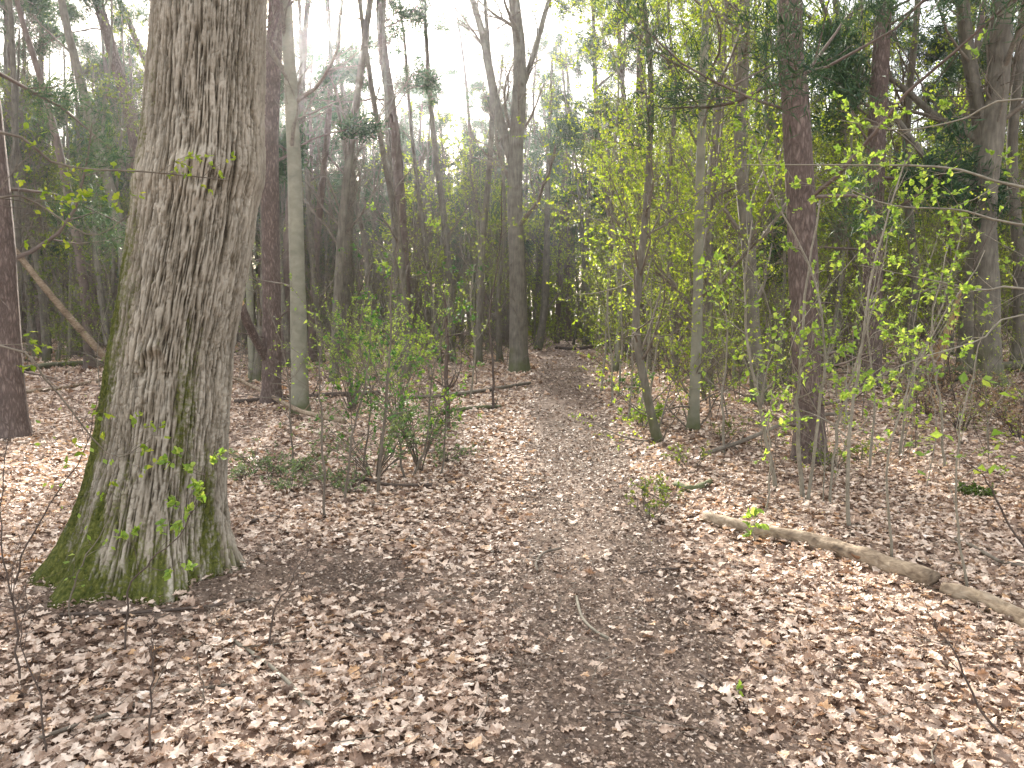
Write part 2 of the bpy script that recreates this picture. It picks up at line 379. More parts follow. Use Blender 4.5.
ground = link('forest_floor', mesh_from('forest_floor', np.stack([XX, YY, ZZ], -1).reshape(-1, 3), grid(X1, Y1), M['ground'], True, lit.ravel()))
tag(ground, None, None, kind='structure')
s = np.linspace(-1, 1, 61); yy = np.concatenate([np.linspace(-1, 12, 260), np.linspace(12.05, 42, 200)])
SS, YP = np.meshgrid(s, yy)
wid = (path_w(YP)+.12)*(1+.22*perlin(YP*.9, np.sign(SS)*7.7, 2)+.10*perlin(YP*3.1, np.sign(SS)*3.7, 5))
XP = path_x(YP) + SS*wid
prof = .030*(1-SS**4) - .022 + .012*perlin(XP*3.2, YP*3.2, 8) + .006*perlin(XP*9, YP*9, 4)
hump = 0
for yh, a in ((13.6, .06), (21.5, .08), (32, .10)):
    hump = hump + a*np.exp(-((YP-yh-.5*perlin(XP*2.3, YP*0+yh+.37))/.16)**2)*(1-SS**2)
ZP = H(XP, YP) + prof + hump
path = link('path', mesh_from('path', np.stack([XP, YP, ZP], -1).reshape(-1, 3), grid(s, yy), M['path'], True, (.12+.30*sstep(8, 30, YP)+.2*perlin(XP*1.2, YP*.8, 1)).clip(0, 1).ravel()))
tag(path, None, None, kind='structure')

# ------------------------------------------------------------------ leaf litter
def on_path(x, y): return 1-sstep(.55, 1.25, np.abs(x-path_x(y))/path_w(y))
def scatter(rg, y0, y1, dens, tanx=.86, ex=1.6):
    wmax = tanx*y1+ex; A = 2*wmax*(y1-y0); n = int(A*dens)
    x = (rg.random(n)*2-1)*wmax; y = y0+(y1-y0)*rg.random(n)
    k = np.abs(x) < tanx*np.maximum(y, 0)+ex
    return x[k], y[k]
def litter(rg, y0, y1, dens, size, k, tilt, path_keep=.07, lift=.035, kind='oak'):
    x, y = scatter(rg, y0, y1, dens)
    cl = .75+.45*perlin(x*1.3, y*1.3, 6)
    keep = rg.random(len(x)) < (1-(1-path_keep)*on_path(x, y))*(1-.93*soil_mask(x, y))*cl.clip(.35, 1)
    keep &= ((x-OAK[0])**2+(y-OAK[1])**2) > .42**2
    x, y = x[keep], y[keep]; N = len(x)
    a = rg.random(N)*2*np.pi
    f = np.stack([np.cos(a), np.sin(a), .35*rg.normal(size=N)*tilt*2], 1)
    nr = np.stack([rg.normal(size=N)*tilt, rg.normal(size=N)*tilt, np.ones(N)], 1)
    z = H(x, y) + .008 + lift*rg.random(N)**1.5
    sz = size*(.30+1.15*rg.random(N)**1.3)
    p = np.stack([x, y, z], 1)
    if k: return leaf_batch(p, f, nr, sz, rg, kind, k, curl=.42, fold=.42)
    return diamond_batch(p, f, nr, sz, rg, .36, .6)
def crumbs(rg, y0, y1, dens, size, k=3):
    x, y = scatter(rg, y0, y1, dens, .3, 1.7)
    keep = (rg.random(len(x)) < .12+on_path(x, y)*(.55+.45*perlin(x*.8+3, y*.8, 2)).clip(.15, 1)) | (rg.random(len(x)) < .35*soil_mask(x, y))
    x, y = x[keep], y[keep]; N = len(x)
    a = rg.random(N)*2*np.pi
    f = np.stack([np.cos(a), np.sin(a), .2*rg.normal(size=N)], 1); nr = np.stack([rg.normal(size=N)*.5, rg.normal(size=N)*.5, np.ones(N)], 1)
    p = np.stack([x, y, H(x, y)+.012+.022*rg.random(N)], 1)
    for yh, am in ((13.6, .07), (21.5, .09), (32, .12)):
        p[:, 2] += am*np.exp(-((y-yh)/.2)**2)*on_path(x, y)
    return diamond_batch(p, f, nr, size*(.3+1.1*rg.random(N)**2), rg, .3, .5)
rg = np.random.default_rng(21)
parts = [litter(rg, .6, 4.5, 2100, .053, 9, .21, lift=.04), litter(rg, 4.5, 8, 1150, .060, 7, .24, lift=.04)]
v, q, r = join(parts)
o = link('leaf_litter', mesh_from('leaf_litter', v, q, M['litter'], False, r))
tag(o, 'pale brown curled oak leaves covering the forest floor near the viewer', 'fallen leaves', kind='stuff')
parts = [litter(rg, 8, 15, 420, .078, 5, .26)]
v, q, r = join(parts)
o = link('leaf_litter', mesh_from('leaf_litter', v, q, M['litter'], False, r))
tag(o, 'pale brown fallen leaves covering the floor among the middle trees', 'fallen leaves', kind='stuff')
parts = [litter(rg, 15, 28, 90, .14, 0, .30, lift=.05), litter(rg, 28, 60, 16, .22, 0, .25, lift=.06)]
v, q, r = join(parts)
o = link('leaf_litter', mesh_from('leaf_litter', v, q, M['litter'], False, r))
tag(o, 'thin spread of fallen leaves on the floor deep in the wood', 'fallen leaves', kind='stuff')
parts = [crumbs(rg, .8, 5, 6500, .026), crumbs(rg, 5, 10, 2600, .034), crumbs(rg, 10, 24, 420, .055), crumbs(rg, 24, 42, 50, .09)]
v, q, r = join(parts)
o = link('crumbled_leaves', mesh_from('crumbled_leaves', v, q, M['crumb'], False, r))
tag(o, 'crumbled dark leaf fragments trodden into the path', 'leaf fragments', kind='stuff')
# fine twigs everywhere in the litter
x, y = scatter(rg, 1.0, 12, 17); N = len(x)
a = rg.random(N)*2*np.pi; ln = .08+.35*rg.random(N)**2.5
P0 = np.zeros((N, 4, 3)); dx = np.cos(a); dy = np.sin(a)
for k in range(4):
    P0[:, k, 0] = x+dx*ln*k/3; P0[:, k, 1] = y+dy*ln*k/3; a = a+rg.normal(size=N)*.2; dx = np.cos(a); dy = np.sin(a)
P0[..., 2] = H(P0[..., 0], P0[..., 1]) + .03 + .02*rg.random((N, 4))
tb = Tubes(); tb.batch(P0, (.0014+.003*rg.random(N)**3)[:, None]*np.linspace(1, .5, 4)[None], 4)
tag(tb.build('twig_litter', M['twig']), 'small broken twigs lying all through the leaves', 'twigs', kind='stuff')

# ------------------------------------------------------------------ the great oak
def big_oak():
    Y = OAK[1]
    prof = [(603, 148, 84), (570, 149, 78), (520, 154, 70), (450, 163, 63.5), (350, 172.5, 59.5), (250, 190, 59.5), (200, 197, 58), (165, 202, 59.5), (120, 205, 56), (60, 208, 54.5), (0, 211, 53.5), (-150, 219, 51), (-420, 232, 48), (-800, 250, 42)]
    pts = [AT(cx, py, Y) for py, cx, _ in prof]; rad = [rp*Y/F*.965 for _, _, rp in prof]
    pts = np.array(pts); rad = np.array(rad)
    zs = pts[:, 2]; zb = H(OAK[0], OAK[1])-.25
    nz, na = 900, 420
    z = np.concatenate([np.linspace(zb, 3.6, 780), np.linspace(3.61, zs.max(), 120)])
    cx = np.interp(z, zs, pts[:, 0]); r = np.interp(z, zs, rad)
    k = np.ones(25)/25
    r = np.convolve(np.pad(r, 12, 'edge'), k, 'valid'); cx = np.convolve(np.pad(cx, 12, 'edge'), k, 'valid')
    a = np.linspace(0, 2*np.pi, na, endpoint=False)
    A, Z = np.meshgrid(a, z); R = r[:, None]*np.ones(na); CX = cx[:, None]+0*A
    zg = Z - H(OAK[0], OAK[1])
    # root flares: strong one to the left (angle pi), others around
    fl = np.exp(-np.clip(zg+.03, 0, 9)/.20)
    for ang, am, wd in ((3.45, .18, .40), (4.35, .22, .30), (5.3, .20, .30), (.2, .10, .3), (1.4, .22, .3), (2.4, .22, .3)):
        dd = np.angle(np.exp(1j*(A-ang)))
        R = R + am*fl*np.exp(-(dd/wd)**2)
    fl2 = np.exp(-np.clip(zg, 0, 9)/.75); R = R + .05*fl2*np.cos(A*5+.6)*.6
    ca, sa = np.cos(A), np.sin(A)
    R = R*(1+.035*perlin(ca*1.3, sa*1.3, Z*1.1))
    # collar and knot at about z = 2.35
    zc = AT(204, 180, Y)[2]
    R = R + .016*np.exp(-((Z-zc+.03*np.sin(A*2))/.08)**2)*(.6+.4*np.cos(A-5.2))
    dk = np.hypot(np.angle(np.exp(1j*(A-5.05)))*.38, (Z-zc+.02)/1.0)
    R = R + .014*np.exp(-((dk-.09)/.045)**2) - .02*np.exp(-(dk/.06)**2)
    zk = AT(188, 365, Y)[2]; dk = np.hypot(np.angle(np.exp(1j*(A-4.85)))*.33, (Z-zk)*.62)
    R = R + .018*np.exp(-((dk-.075)/.022)**2)*(Z > zk-.02) - .028*np.exp(-(dk/.055)**4)
    # furrowed bark: meandering vertical ridges
    tw = A + .022*perlin(ca*3, sa*3, Z*1.2) + .016*perlin(ca*9, sa*9, Z*6)
    u = tw*.38
    ct, stt = np.cos(tw), np.sin(tw)
    def cyl(fr, fz, off): return perlin(ct*fr+off, stt*fr+off*1.7, Z*fz+off*.3)
    n1 = np.abs(cyl(19, 1.5, 3.0)); n2 = np.abs(cyl(33, 3.8, 11.0)); n3 = cyl(38, 15, 5.0); n4 = cyl(55, 60, 1.0)
    n5 = np.abs(cyl(9, 16, 31.0)); brk = 1-.28*(1-sstep(0, .09, n5))*sstep(.0, .3, cyl(4, 3, 2.0)+.2)
    ridge = np.minimum(sstep(0, .17, n1), .40+.60*sstep(0, .20, n2))*brk*(.9+.2*sstep(-.3, .3, cyl(6, 3, 41.0)))
    steps = sstep(-.1, .12, cyl(13, 9.5, 21.0))*.22
    R = R + .021*(ridge-.8) + .006*steps + .006*n3*ridge + .003*n4
    ins = 1-sstep(0, .02, np.clip(-zg-.1, 0, 1))
    V = np.stack([CX + R*ca, Y + R*sa, Z], -1)
    i = np.arange(len(z)*na).reshape(len(z), na); j = np.roll(i, -1, 1)
    q = np.stack([i[:-1], j[:-1], j[1:], i[1:]], -1).reshape(-1, 4)
    base = np.array([OAK[0], OAK[1], float(H(*OAK))])
    root = thing('oak_tree', base, 'massive old oak trunk with furrowed bark and mossy flared base beside the path', 'tree')
    m, n, N, Lk = new_mat('furrowed_oak_bark')
    tcn = N('ShaderNodeTexCoord'); at = N('ShaderNodeAttribute'); at.attribute_name = 'rnd'
    t2 = N('ShaderNodeTexNoise'); t2.inputs['Scale'].default_value = 2.6; t2.inputs['Detail'].default_value = 8; Lk(tcn.outputs['Object'], t2.inputs['Vector'])
    t3 = N('ShaderNodeTexNoise'); t3.inputs['Scale'].default_value = 45; t3.inputs['Detail'].default_value = 8; t3.inputs['Roughness'].default_value = .65; Lk(tcn.outputs['Object'], t3.inputs['Vector'])
    rp = ramp(n, [(0, (.04, .033, .024)), (.32, (.13, .11, .08)), (.7, (.245, .215, .168)), (1, (.33, .30, .245))]); 
    ad = N('ShaderNodeMath'); ad.operation = 'MULTIPLY_ADD'; ad.inputs[1].default_value = .5; Lk(t3.outputs['Fac'], ad.inputs[0])
    a0 = N('ShaderNodeMath'); a0.operation = 'SUBTRACT'; a0.inputs[1].default_value = .25; Lk(at.outputs['Fac'], a0.inputs[0]); Lk(a0.outputs[0], ad.inputs[2]); Lk(ad.outputs[0], rp.inputs[0])
    am = N('ShaderNodeAttribute'); am.attribute_name = 'moss'
    mn = N('ShaderNodeMath'); mn.operation = 'MULTIPLY_ADD'; mn.inputs[1].default_value = .9; Lk(t3.outputs['Fac'], mn.inputs[0]); Lk(am.outputs['Fac'], mn.inputs[2])
    rm = ramp(n, [(.72, (0, 0, 0)), (.98, (1, 1, 1))]); Lk(mn.outputs[0], rm.inputs[0])
    rc = ramp(n, [(.35, (.03, .04, .008)), (.55, (.08, .088, .02)), (.75, (.16, .155, .045))]); Lk(t3.outputs['Fac'], rc.inputs[0])
    mc = N('ShaderNodeMixRGB'); Lk(rm.outputs[0], mc.inputs[0]); Lk(rp.outputs[0], mc.inputs[1]); Lk(rc.outputs[0], mc.inputs[2])
    r4 = ramp(n, [(.3, (.82, .81, .79)), (.7, (1.12, 1.1, 1.07))]); Lk(t2.outputs['Fac'], r4.inputs[0])
    mu = N('ShaderNodeMixRGB'); mu.blend_type = 'MULTIPLY'; mu.inputs[0].default_value = 1; Lk(mc.outputs[0], mu.inputs[1]); Lk(r4.outputs[0], mu.inputs[2])
    b = N('ShaderNodeBsdfPrincipled'); b.inputs['Roughness'].default_value = .92; b.inputs['Specular IOR Level'].default_value = .15; Lk(mu.outputs[0], b.inputs['Base Color'])
    bp = N('ShaderNodeBump'); bp.inputs['Strength'].default_value = .7; bp.inputs['Distance'].default_value = .012; Lk(t3.outputs['Fac'], bp.inputs['Height']); Lk(bp.outputs[0], b.inputs['Normal'])
    oo = N('ShaderNodeOutputMaterial'); Lk(b.outputs[0], oo.inputs[0])
    me = mesh_from('trunk', (V-base).reshape(-1, 3), q, m, True, (ridge*.85+.22*n3+.1*steps+.12*n4).clip(0, 1).ravel())
    # moss grows on the left side and round the foot
    mleft = .70*np.exp(-(np.angle(np.exp(1j*(A-3.6)))/.72)**2)*(1-sstep(1.2, 3.2, zg)*.6)
    mfoot = .80*np.exp(-np.clip(zg, 0, 9)/.55)*(np.cos(A-3.9)*.35+.65)
    mss = np.maximum(mleft, mfoot) + .16*perlin(ca*3, sa*3, Z*2.0)+.16*perlin(ca*9, sa*9, Z*5.0)+.34*sstep(.0, .5, perlin(ca*2.2+5, sa*2.2, Z*.9))*(1-sstep(.6, 2.4, zg)) + .06 - .14*ridge
    at_ = me.attributes.new('moss', 'FLOAT', 'POINT'); at_.data.foreach_set('value', mss.astype(np.float32).ravel())
    link('trunk', me, root)
    rg = np.random.default_rng(4)
    top = np.array([cx[-1], Y, z[-1]])
    # crown high above the frame: a forked top and bare limbs
    tp = np.stack([top - [0, 0, .3], top+[.2, .1, 1.5], top+[-.1, .3, 3.2], top+[.3, .2, 5.5]]); tr_ = np.array([.26, .2, .14, .05])
    tb = Tubes(); tb.batch(catmull(tp, 12), np.interp(np.linspace(0, 1, 12), [0, .33, .66, 1], tr_), 12)
    P1, R1 = spawn(rg, catmull(tp, 12), np.interp(np.linspace(0, 1, 12), [0, .33, .66, 1], tr_), 12, (0, .9), (3.5, 6), (40, 80), 8, .16, .08, .5)
    P2, R2 = spawn(rg, P1, R1, 8, (.2, 1), (1, 2.4), (30, 65), 5, .2, .05, .5)
    P3, R3 = spawn(rg, P2, R2, 5, (.2, 1), (.4, 1), (30, 60), 4, .2, .05, .5)
    tb.batch(P1, R1, 7); tb.batch(P2, R2, 4); tb.batch(P3, R3, 3)
    link('crown', tb.mesh('crown', M['oakish'], base), root)
big_oak()

# ------------------------------------------------------------------ trees
def trunk_line(base, via, r0, height, rg, n=30, lean_y=0.0):
    """via: points above the base the trunk passes through"""
    pts = [base - np.array([0, 0, .15])] + [base] + list(via)
    last, prev = np.array(pts[-1]), np.array(pts[-2])
    d = last-prev; d /= np.linalg.norm(d)
    d = d*.5 + np.array([0, 0, .5]); d /= np.linalg.norm(d)
    topz = base[2]+height
    if last[2] < topz-1:
        mid = last + d*(topz-last[2])*.5 + rg.normal(size=3)*np.array([.15, .15, 0])
        top = last + np.array([d[0]*.8, d[1], d[2]])*(topz-last[2]) + rg.normal(size=3)*np.array([.3, .3, 0])
        pts += [mid, top]
    P = catmull(pts, n)
    hz = (P[:, 2]-base[2])/height
    R = r0*(1-.78*np.clip(hz, 0, 1)**1.1)
    R = R*(1+.55*np.exp(-np.clip(P[:, 2]-base[2]+.05, 0, 9)/.16))
    return P, R
def needles(rg, P, count, size=.16, per=40, spread=.28, nw=.032):
    per = int(per*1.6)
    """tufts of needles at the outer twigs; shoots pointing outward"""
    B, m, _ = P.shape
    b = np.repeat(np.arange(B), count); t = .35+.65*rg.random(B*count); uu = np.clip(t, 0, .999)*(m-1); i = uu.astype(int)
    c = P[b, i] + rg.normal(size=(B*count, 3))*spread*.35
    T = P[b, i+1]-P[b, i]; T /= np.linalg.norm(T, axis=1, keepdims=True)+1e-9
    N = len(c)*per
    cc = np.repeat(c, per, 0); TT = np.repeat(T, per, 0)
    pos = cc + TT*(rg.random((N, 1))-.5)*spread*1.3 + rg.normal(size=(N, 3))*spread*.28
    d = TT*.6 + rg.normal(size=(N, 3))*.7 + np.array([0, 0, .25])
    return diamond_batch(pos, d, rg.normal(size=(N, 3)), size*(.5+.6*rg.random(N)), rg, nw, .1)

def build_tree(name, kind, base, P, R, rg, label, cat='tree', group=None, crown_from=.45, limb=12, leafy=0, leaf_size=.038, leafmat='spring', bark=None, low=6, sides=12, spread=2.6, extra=None, needle=(3, 40), det=1.0, limbs=None, tk=None):
    tk = tk or .00015*max(6, min(35, base[1]))
    root = thing(name, base, label, cat, group)
    base = np.asarray(base)
    tb = Tubes(); tb.batch(P, R, sides, rough=.12, seed=int(rg.integers(1, 99)))
    if limbs:
        for lp, lr in limbs: tb.batch(lp, lr, max(6, sides-3))
    tb.build('trunk', M[bark or kind], root, base)
    tw = Tubes(); lv = []
    srcP = [P]; srcR = [R]
    if limbs:
        for lp, lr in limbs: srcP.append(lp); srcR.append(lr)
    for si, (PP, RR) in enumerate(zip(srcP, srcR)):
        cf = crown_from if si == 0 else .25
        lm = limb if si == 0 else max(4, limb//2)
        if kind in ('pine', 'pine_far'):
            P1, R1 = spawn(rg, PP, RR, lm, (cf, .99), (spread*.8, spread*1.4), (55, 95), 7, .15, .05, .19, shrink=.35, rmin=tk*3)
            P2, R2 = spawn(rg, P1, R1, 6, (.25, 1), (.6, 1.3), (30, 60), 4, .16, .08, .5, rmin=tk*1.5)
            tw.batch(P1, R1, 5); tw.batch(P2, R2, 3)
            lv.append(needles(rg, P2, needle[0], .15 if tk < .002 else .2, needle[1], nw=.032 if tk < .002 else .075))
            if low:
                P4, R4 = spawn(rg, PP, RR, low, (.12, cf), (.5, 1.8), (60, 105), 5, .15, -.02, .16, rmax=.02, rmin=tk*1.5)
                P5, R5 = spawn(rg, P4, R4, 3, (.3, 1), (.2, .6), (30, 60), 3, .2, 0, .6, rmin=tk)
                tw.batch(P4, R4, 4); tw.batch(P5, R5, 3)
        else:
            P1, R1 = spawn(rg, PP, RR, lm, (cf, .97), (spread*.8, spread*1.5), (28, 60), 8, .15, .10, .36, shrink=.45, rmin=tk*3)
            P2, R2 = spawn(rg, P1, R1, int(6*det), (.2, 1), (.9, 1.9), (25, 60), 5, .2, .06, .5, rmin=tk*1.8)
            P3, R3 = spawn(rg, P2, R2, int(5*det), (.2, 1), (.35, .9), (25, 60), 4, .2, .04, .55, rmin=tk)
            tw.batch(P1, R1, 5); tw.batch(P2, R2, 4); tw.batch(P3, R3, 3)
            if leafy: lv.append(leaves_on(rg, P3, None, leafy, leaf_size))
            if low:
                P4, R4 = spawn(rg, PP, RR, low, (.1, cf), (.6, 1.6), (40, 85), 6, .18, .04, .2, rmax=.015, rmin=tk*1.8)
                P5, R5 = spawn(rg, P4, R4, 5, (.2, 1), (.25, .7), (25, 60), 4, .2, .02, .55, rmin=tk)
                tw.batch(P4, R4, 4); tw.batch(P5, R5, 3)
                if leafy: lv.append(leaves_on(rg, P5, None, max(2, leafy//2), leaf_size))
    tw.build('crown', M['pine_far' if kind.startswith('pine') else 'twig'], root, base)
    if lv:
        v, q, r = join(lv)
        link('foliage', mesh_from('foliage', v-base, q, M['needle' if kind.startswith('pine') else leafmat], False, r), root)
    return root

# (base px), width px at base, [via pixels], kind, height, options, label
def px_tree(name, bpx, wpx, via, kind, height, label, seed, dy=0, **kw):
    rg = np.random.default_rng(seed)
    b = GP(*bpx); Y = b[1]
    pts = [AT(x, y, Y + dy*(b[2]-0 + (bpx[1]-y)/F*Y)) for x, y in via]
    r0 = wpx/F*Y/2
    P, R = trunk_line(b, pts, r0, height, rg)
    lim = kw.pop('forks', None)
    limbs = None
    if lim:
        limbs = []
        for pp, w0, w1 in lim:
            q = [AT(x, y, Y+.25*i) for i, (x, y) in enumerate(pp)]
            d = q[-1]-q[-2]; d /= np.linalg.norm(d); q.append(q[-1]+d*2.5+np.array([0, 0, .6])); q.append(q[-1]+np.array([d[0]*.5, 0, 2.5]))
            L_ = catmull(q, 18); limbs.append((L_, np.linspace(w0/F*Y/2, w1/F*Y/2*.4, 18)))
    return build_tree(name, kind, b, P, R, rg, label, limbs=limbs, **kw)

big = dict(sides=16)
# left of the oak
px_tree('pine_tree', (13, 437), 27, [(4, 300), (-8, 150)], 'pine', 17, 'reddish pine trunk at the left edge of the wood, rooted in pale leaves', 101, low=3, **big)
px_tree('birch_tree', (47, 363), 7, [(40, 280), (22, 190), (5, 60)], 'oakish', 13, 'thin crooked dark tree nearest behind the red pine at the far left', 102, leafy=4, low=12)
px_tree('ash_tree', (90, 370), 10, [(82, 270), (52, 120), (18, 5)], 'pine_far', 14, 'slim tree leaning left, second trunk left of the mossy oak', 103, bark='pine_far', low=6, limb=7)
px_tree('ash_tree', (112, 372), 13, [(125, 260), (88, 110), (62, 2)], 'oakish', 15, 'leaning grey tree with bare side branches just left of the oak', 104, low=14, limb=10,
        forks=[([(108, 345), (98, 270), (94, 190), (100, 150)], 7, 3)])
px_tree('pine_tree', (148, 366), 18, [(138, 160), (112, 50), (98, 0)], 'pine', 17, 'stout red-brown pine leaning left, half hidden by the oak', 105, low=4, limb=8)
px_tree('pine_tree', (165, 362), 12, [(158, 120), (132, 30), (116, -10)], 'pine_far', 16, 'slimmer pine curving left close behind the upper oak trunk', 106, low=8, limb=8)
px_tree('holly_tree', (78, 356), 12, [(80, 200), (76, 90)], 'oakish', 9, 'bushy green tree in the gap between red pine and oak', 107, crown_from=.15, limb=20, leafy=5, leafmat='olive', leaf_size=.09, spread=1.6, low=0)
# right of the oak
px_tree('pine_tree', (271, 404), 19, [(272, 300), (270, 150), (276, 0)], 'pine', 18, 'straight reddish pine trunk close to the right of the oak', 110, low=5, limb=9, **big)
px_tree('beech_tree', (300, 414), 17, [(299, 330), (295, 200), (292, 110), (286, 0)], 'beech', 14, 'smooth olive-grey beech trunk right of the reddish pine', 111, low=4, limb=12, spread=2.2, **big)
px_tree('beech_tree', (253, 382), 8, [(250, 300), (248, 180), (256, 60)], 'beech', 12, 'thin pale trunk with dark foot between the oak and the reddish pine', 112, low=3, limb=7)
px_tree('pine_tree', (286, 368), 11, [(287, 250), (300, 100), (308, 0)], 'pine_far', 16, 'dark slim pine seen between the reddish pine and the beech', 113, low=6, limb=9, crown_from=.45)
px_tree('pine_tree', (312, 362), 9, [(316, 250), (330, 100), (328, 0)], 'pine_far', 15, 'thin dark pine immediately right of the beech', 114, low=6, limb=8, crown_from=.45)
px_tree('pine_tree', (405, 366), 15, [(404, 300), (396, 150), (383, 50), (380, 0)], 'pine_far', 17, 'reddish pine leaning left behind the green thicket, under the bright sky', 115, low=14, limb=11, crown_from=.38)
px_tree('oak_tree', (519, 372), 19, [(518, 300), (515, 200), (516, 150), (520, 60), (512, -20)], 'oakish', 17, 'grey forked oak on the left verge where the path narrows', 116, low=12, limb=14, crown_from=.32,
        forks=[([(514, 165), (497, 110), (484, 40), (470, -10)], 11, 6), ([(519, 95), (532, 60), (546, 10), (556, -20)], 7, 4)], **big)
px_tree('birch_tree', (478, 366), 8, [(482, 250), (492, 120), (485, 0)], 'oakish', 14, 'slim dark tree just left of the forked oak', 117, crown_from=.3, low=14, limb=13)
px_tree('birch_tree', (452, 362), 8, [(447, 250), (432, 120), (424, 0)], 'oakish', 15, 'slim bare tree with a slight left lean behind the dead stump', 118, crown_from=.3, low=14, limb=14)
px_tree('birch_tree', (345, 361), 9, [(348, 260), (352, 150), (338, 60), (342, 0)], 'oakish', 14, 'crooked bare tree behind the shrub, below the glare of the sun', 119, crown_from=.3, low=14, limb=12)
px_tree('birch_tree', (372, 364), 7, [(366, 250), (352, 190), (336, 90)], 'oakish', 13, 'thin tree bending left behind the green thicket', 120, crown_from=.3, low=14, limb=12)
# right of the path
px_tree('hornbeam_tree', (693, 430), 11, [(697, 330), (699, 220), (702, 120), (706, 0)], 'beech', 11, 'greenish slender trunk with spring leaves, first upright tree right of the path', 130, crown_from=.3, limb=20, leafy=13, leaf_size=.038, low=10, spread=1.9, bark='beech')
px_tree('hornbeam_tree', (707, 390), 12, [(706, 300), (712, 180), (722, 60)], 'oakish', 13, 'dark leafy tree standing just behind the greenish slender trunk', 131, crown_from=.2, limb=20, leafy=12, leaf_size=.038, low=10, spread=2.2)
px_tree('pine_tree', (732, 366), 16, [(730, 280), (732, 150), (742, 0)], 'pine', 18, 'dark pine trunk behind, left of the crooked tree', 132, low=8, limb=9, **big)
px_tree('hornbeam_tree', (760, 403), 15, [(753, 330), (748, 240), (740, 150), (745, 0)], 'oakish', 14, 'crooked dark trunk between the slender leafy trunk and the big pine', 133, crown_from=.25, limb=16, leafy=8, leaf_size=.038, low=12, spread=2.1)
px_tree('pine_tree', (810, 462), 29, [(807, 380), (803, 250), (796, 100), (790, -10)], 'pine', 18, 'big reddish pine trunk in the thicket right of the path', 134, low=8, limb=10, sides=24)
px_tree('pine_tree', (870, 388), 20, [(872, 300), (876, 150), (884, 0)], 'pine', 18, 'tall pine with dark green boughs, second large pine right of the path', 135, low=8, limb=16, crown_from=.32, spread=2.4, **big)
px_tree('oak_tree', (965, 377), 17, [(970, 300), (981, 200), (978, 110), (962, 0)], 'oakish', 15, 'left stem of the tall pair of oaks by the brush pile', 136, low=10, limb=10,
        forks=[([(978, 140), (940, 120), (900, 85), (862, 60)], 8, 4)], **big)
px_tree('oak_tree', (989, 385), 24, [(987, 300), (985, 200), (996, 110), (1003, 0)], 'oakish', 17, 'thicker right stem of the tall pair of oaks by the brush pile', 137, low=10, limb=10,
        forks=[([(986, 190), (940, 170), (905, 130)], 9, 5), ([(992, 150), (975, 80), (968, 20)], 10, 6)], **big)
px_tree('hornbeam_tree', (658, 442), 9, [(648, 400), (636, 330), (641, 260), (648, 180), (650, 60)], 'oakish', 8, 'thin crooked leaning tree at the right edge of the path', 138, crown_from=.3, limb=22, leafy=14, leaf_size=.034, low=10, spread=1.7)
px_tree('birch_tree', (585, 346), 5, [(586, 300), (580, 200), (570, 120)], 'oakish', 13, 'dark thin trunk standing at the far end of the path', 139, low=8, limb=8, leafy=4, leaf_size=.08, leafmat='spring')
px_tree('birch_tree', (592, 345), 8, [(586, 290), (590, 180), (600, 100)], 'oakish', 14, 'leaning dark tree right of the thin trunk at the path end', 140, low=8, limb=8, leafy=4, leaf_size=.08)
px_tree('birch_tree', (538, 350), 8, [(545, 300), (548, 180), (552, 60)], 'oakish', 14, 'slim tree on the left where the path disappears', 141, low=10, limb=9, leafy=5, leaf_size=.08)
px_tree('pine_tree', (640, 362), 12, [(644, 250), (640, 100), (642, 0)], 'pine_far', 17, 'pine behind the leafy trees just right of the path', 142, low=8, limb=10)
px_tree('birch_tree', (834, 368), 10, [(838, 280), (842, 150), (836, 0)], 'oakish', 15, 'bare slim tree in the gap between the two large pines', 143, low=12, limb=10, leafy=3, leaf_size=.07)
px_tree('birch_tree', (905, 372), 9, [(914, 280), (906, 150), (918, 0)], 'oakish', 15, 'thin bare tree right of the tall dark-boughed pine', 144, low=12, limb=10, leafy=3, leaf_size=.07)
px_tree('birch_tree', (1016, 372), 12, [(1020, 280), (1012, 150), (1024, 0)], 'oakish', 15, 'tree at the right edge behind the pair of oaks', 145, low=12, limb=10)
px_tree('hornbeam_tree', (616, 372), 6, [(620, 300), (612, 200), (618, 100)], 'beech', 9, 'young leafy tree with yellow-green leaves at the right verge far along the path', 146, crown_from=.2, limb=20, leafy=13, leaf_size=.042, low=8, spread=1.9)
px_tree('hornbeam_tree', (676, 380), 7, [(672, 300), (668, 200), (676, 90)], 'oakish', 10, 'thin leafy tree between the leaning tree and the greenish trunk', 147, crown_from=.2, limb=20, leafy=13, leaf_size=.038, low=8, spread=2.0)
px_tree('hornbeam_tree', (781, 384), 7, [(778, 300), (772, 200), (766, 90)], 'oakish', 10, 'thin leafy tree showing between the crooked trunk and the big pine', 148, crown_from=.2, limb=20, leafy=12, leaf_size=.038, low=8, spread=2.0)
px_tree('hornbeam_tree', (500, 362), 6, [(498, 300), (505, 220), (500, 120)], 'oakish', 9, 'small bare tree by the fallen branches left of the path', 149, crown_from=.2, limb=14, leafy=4, leaf_size=.06, low=6, spread=1.5, leafmat='olive')

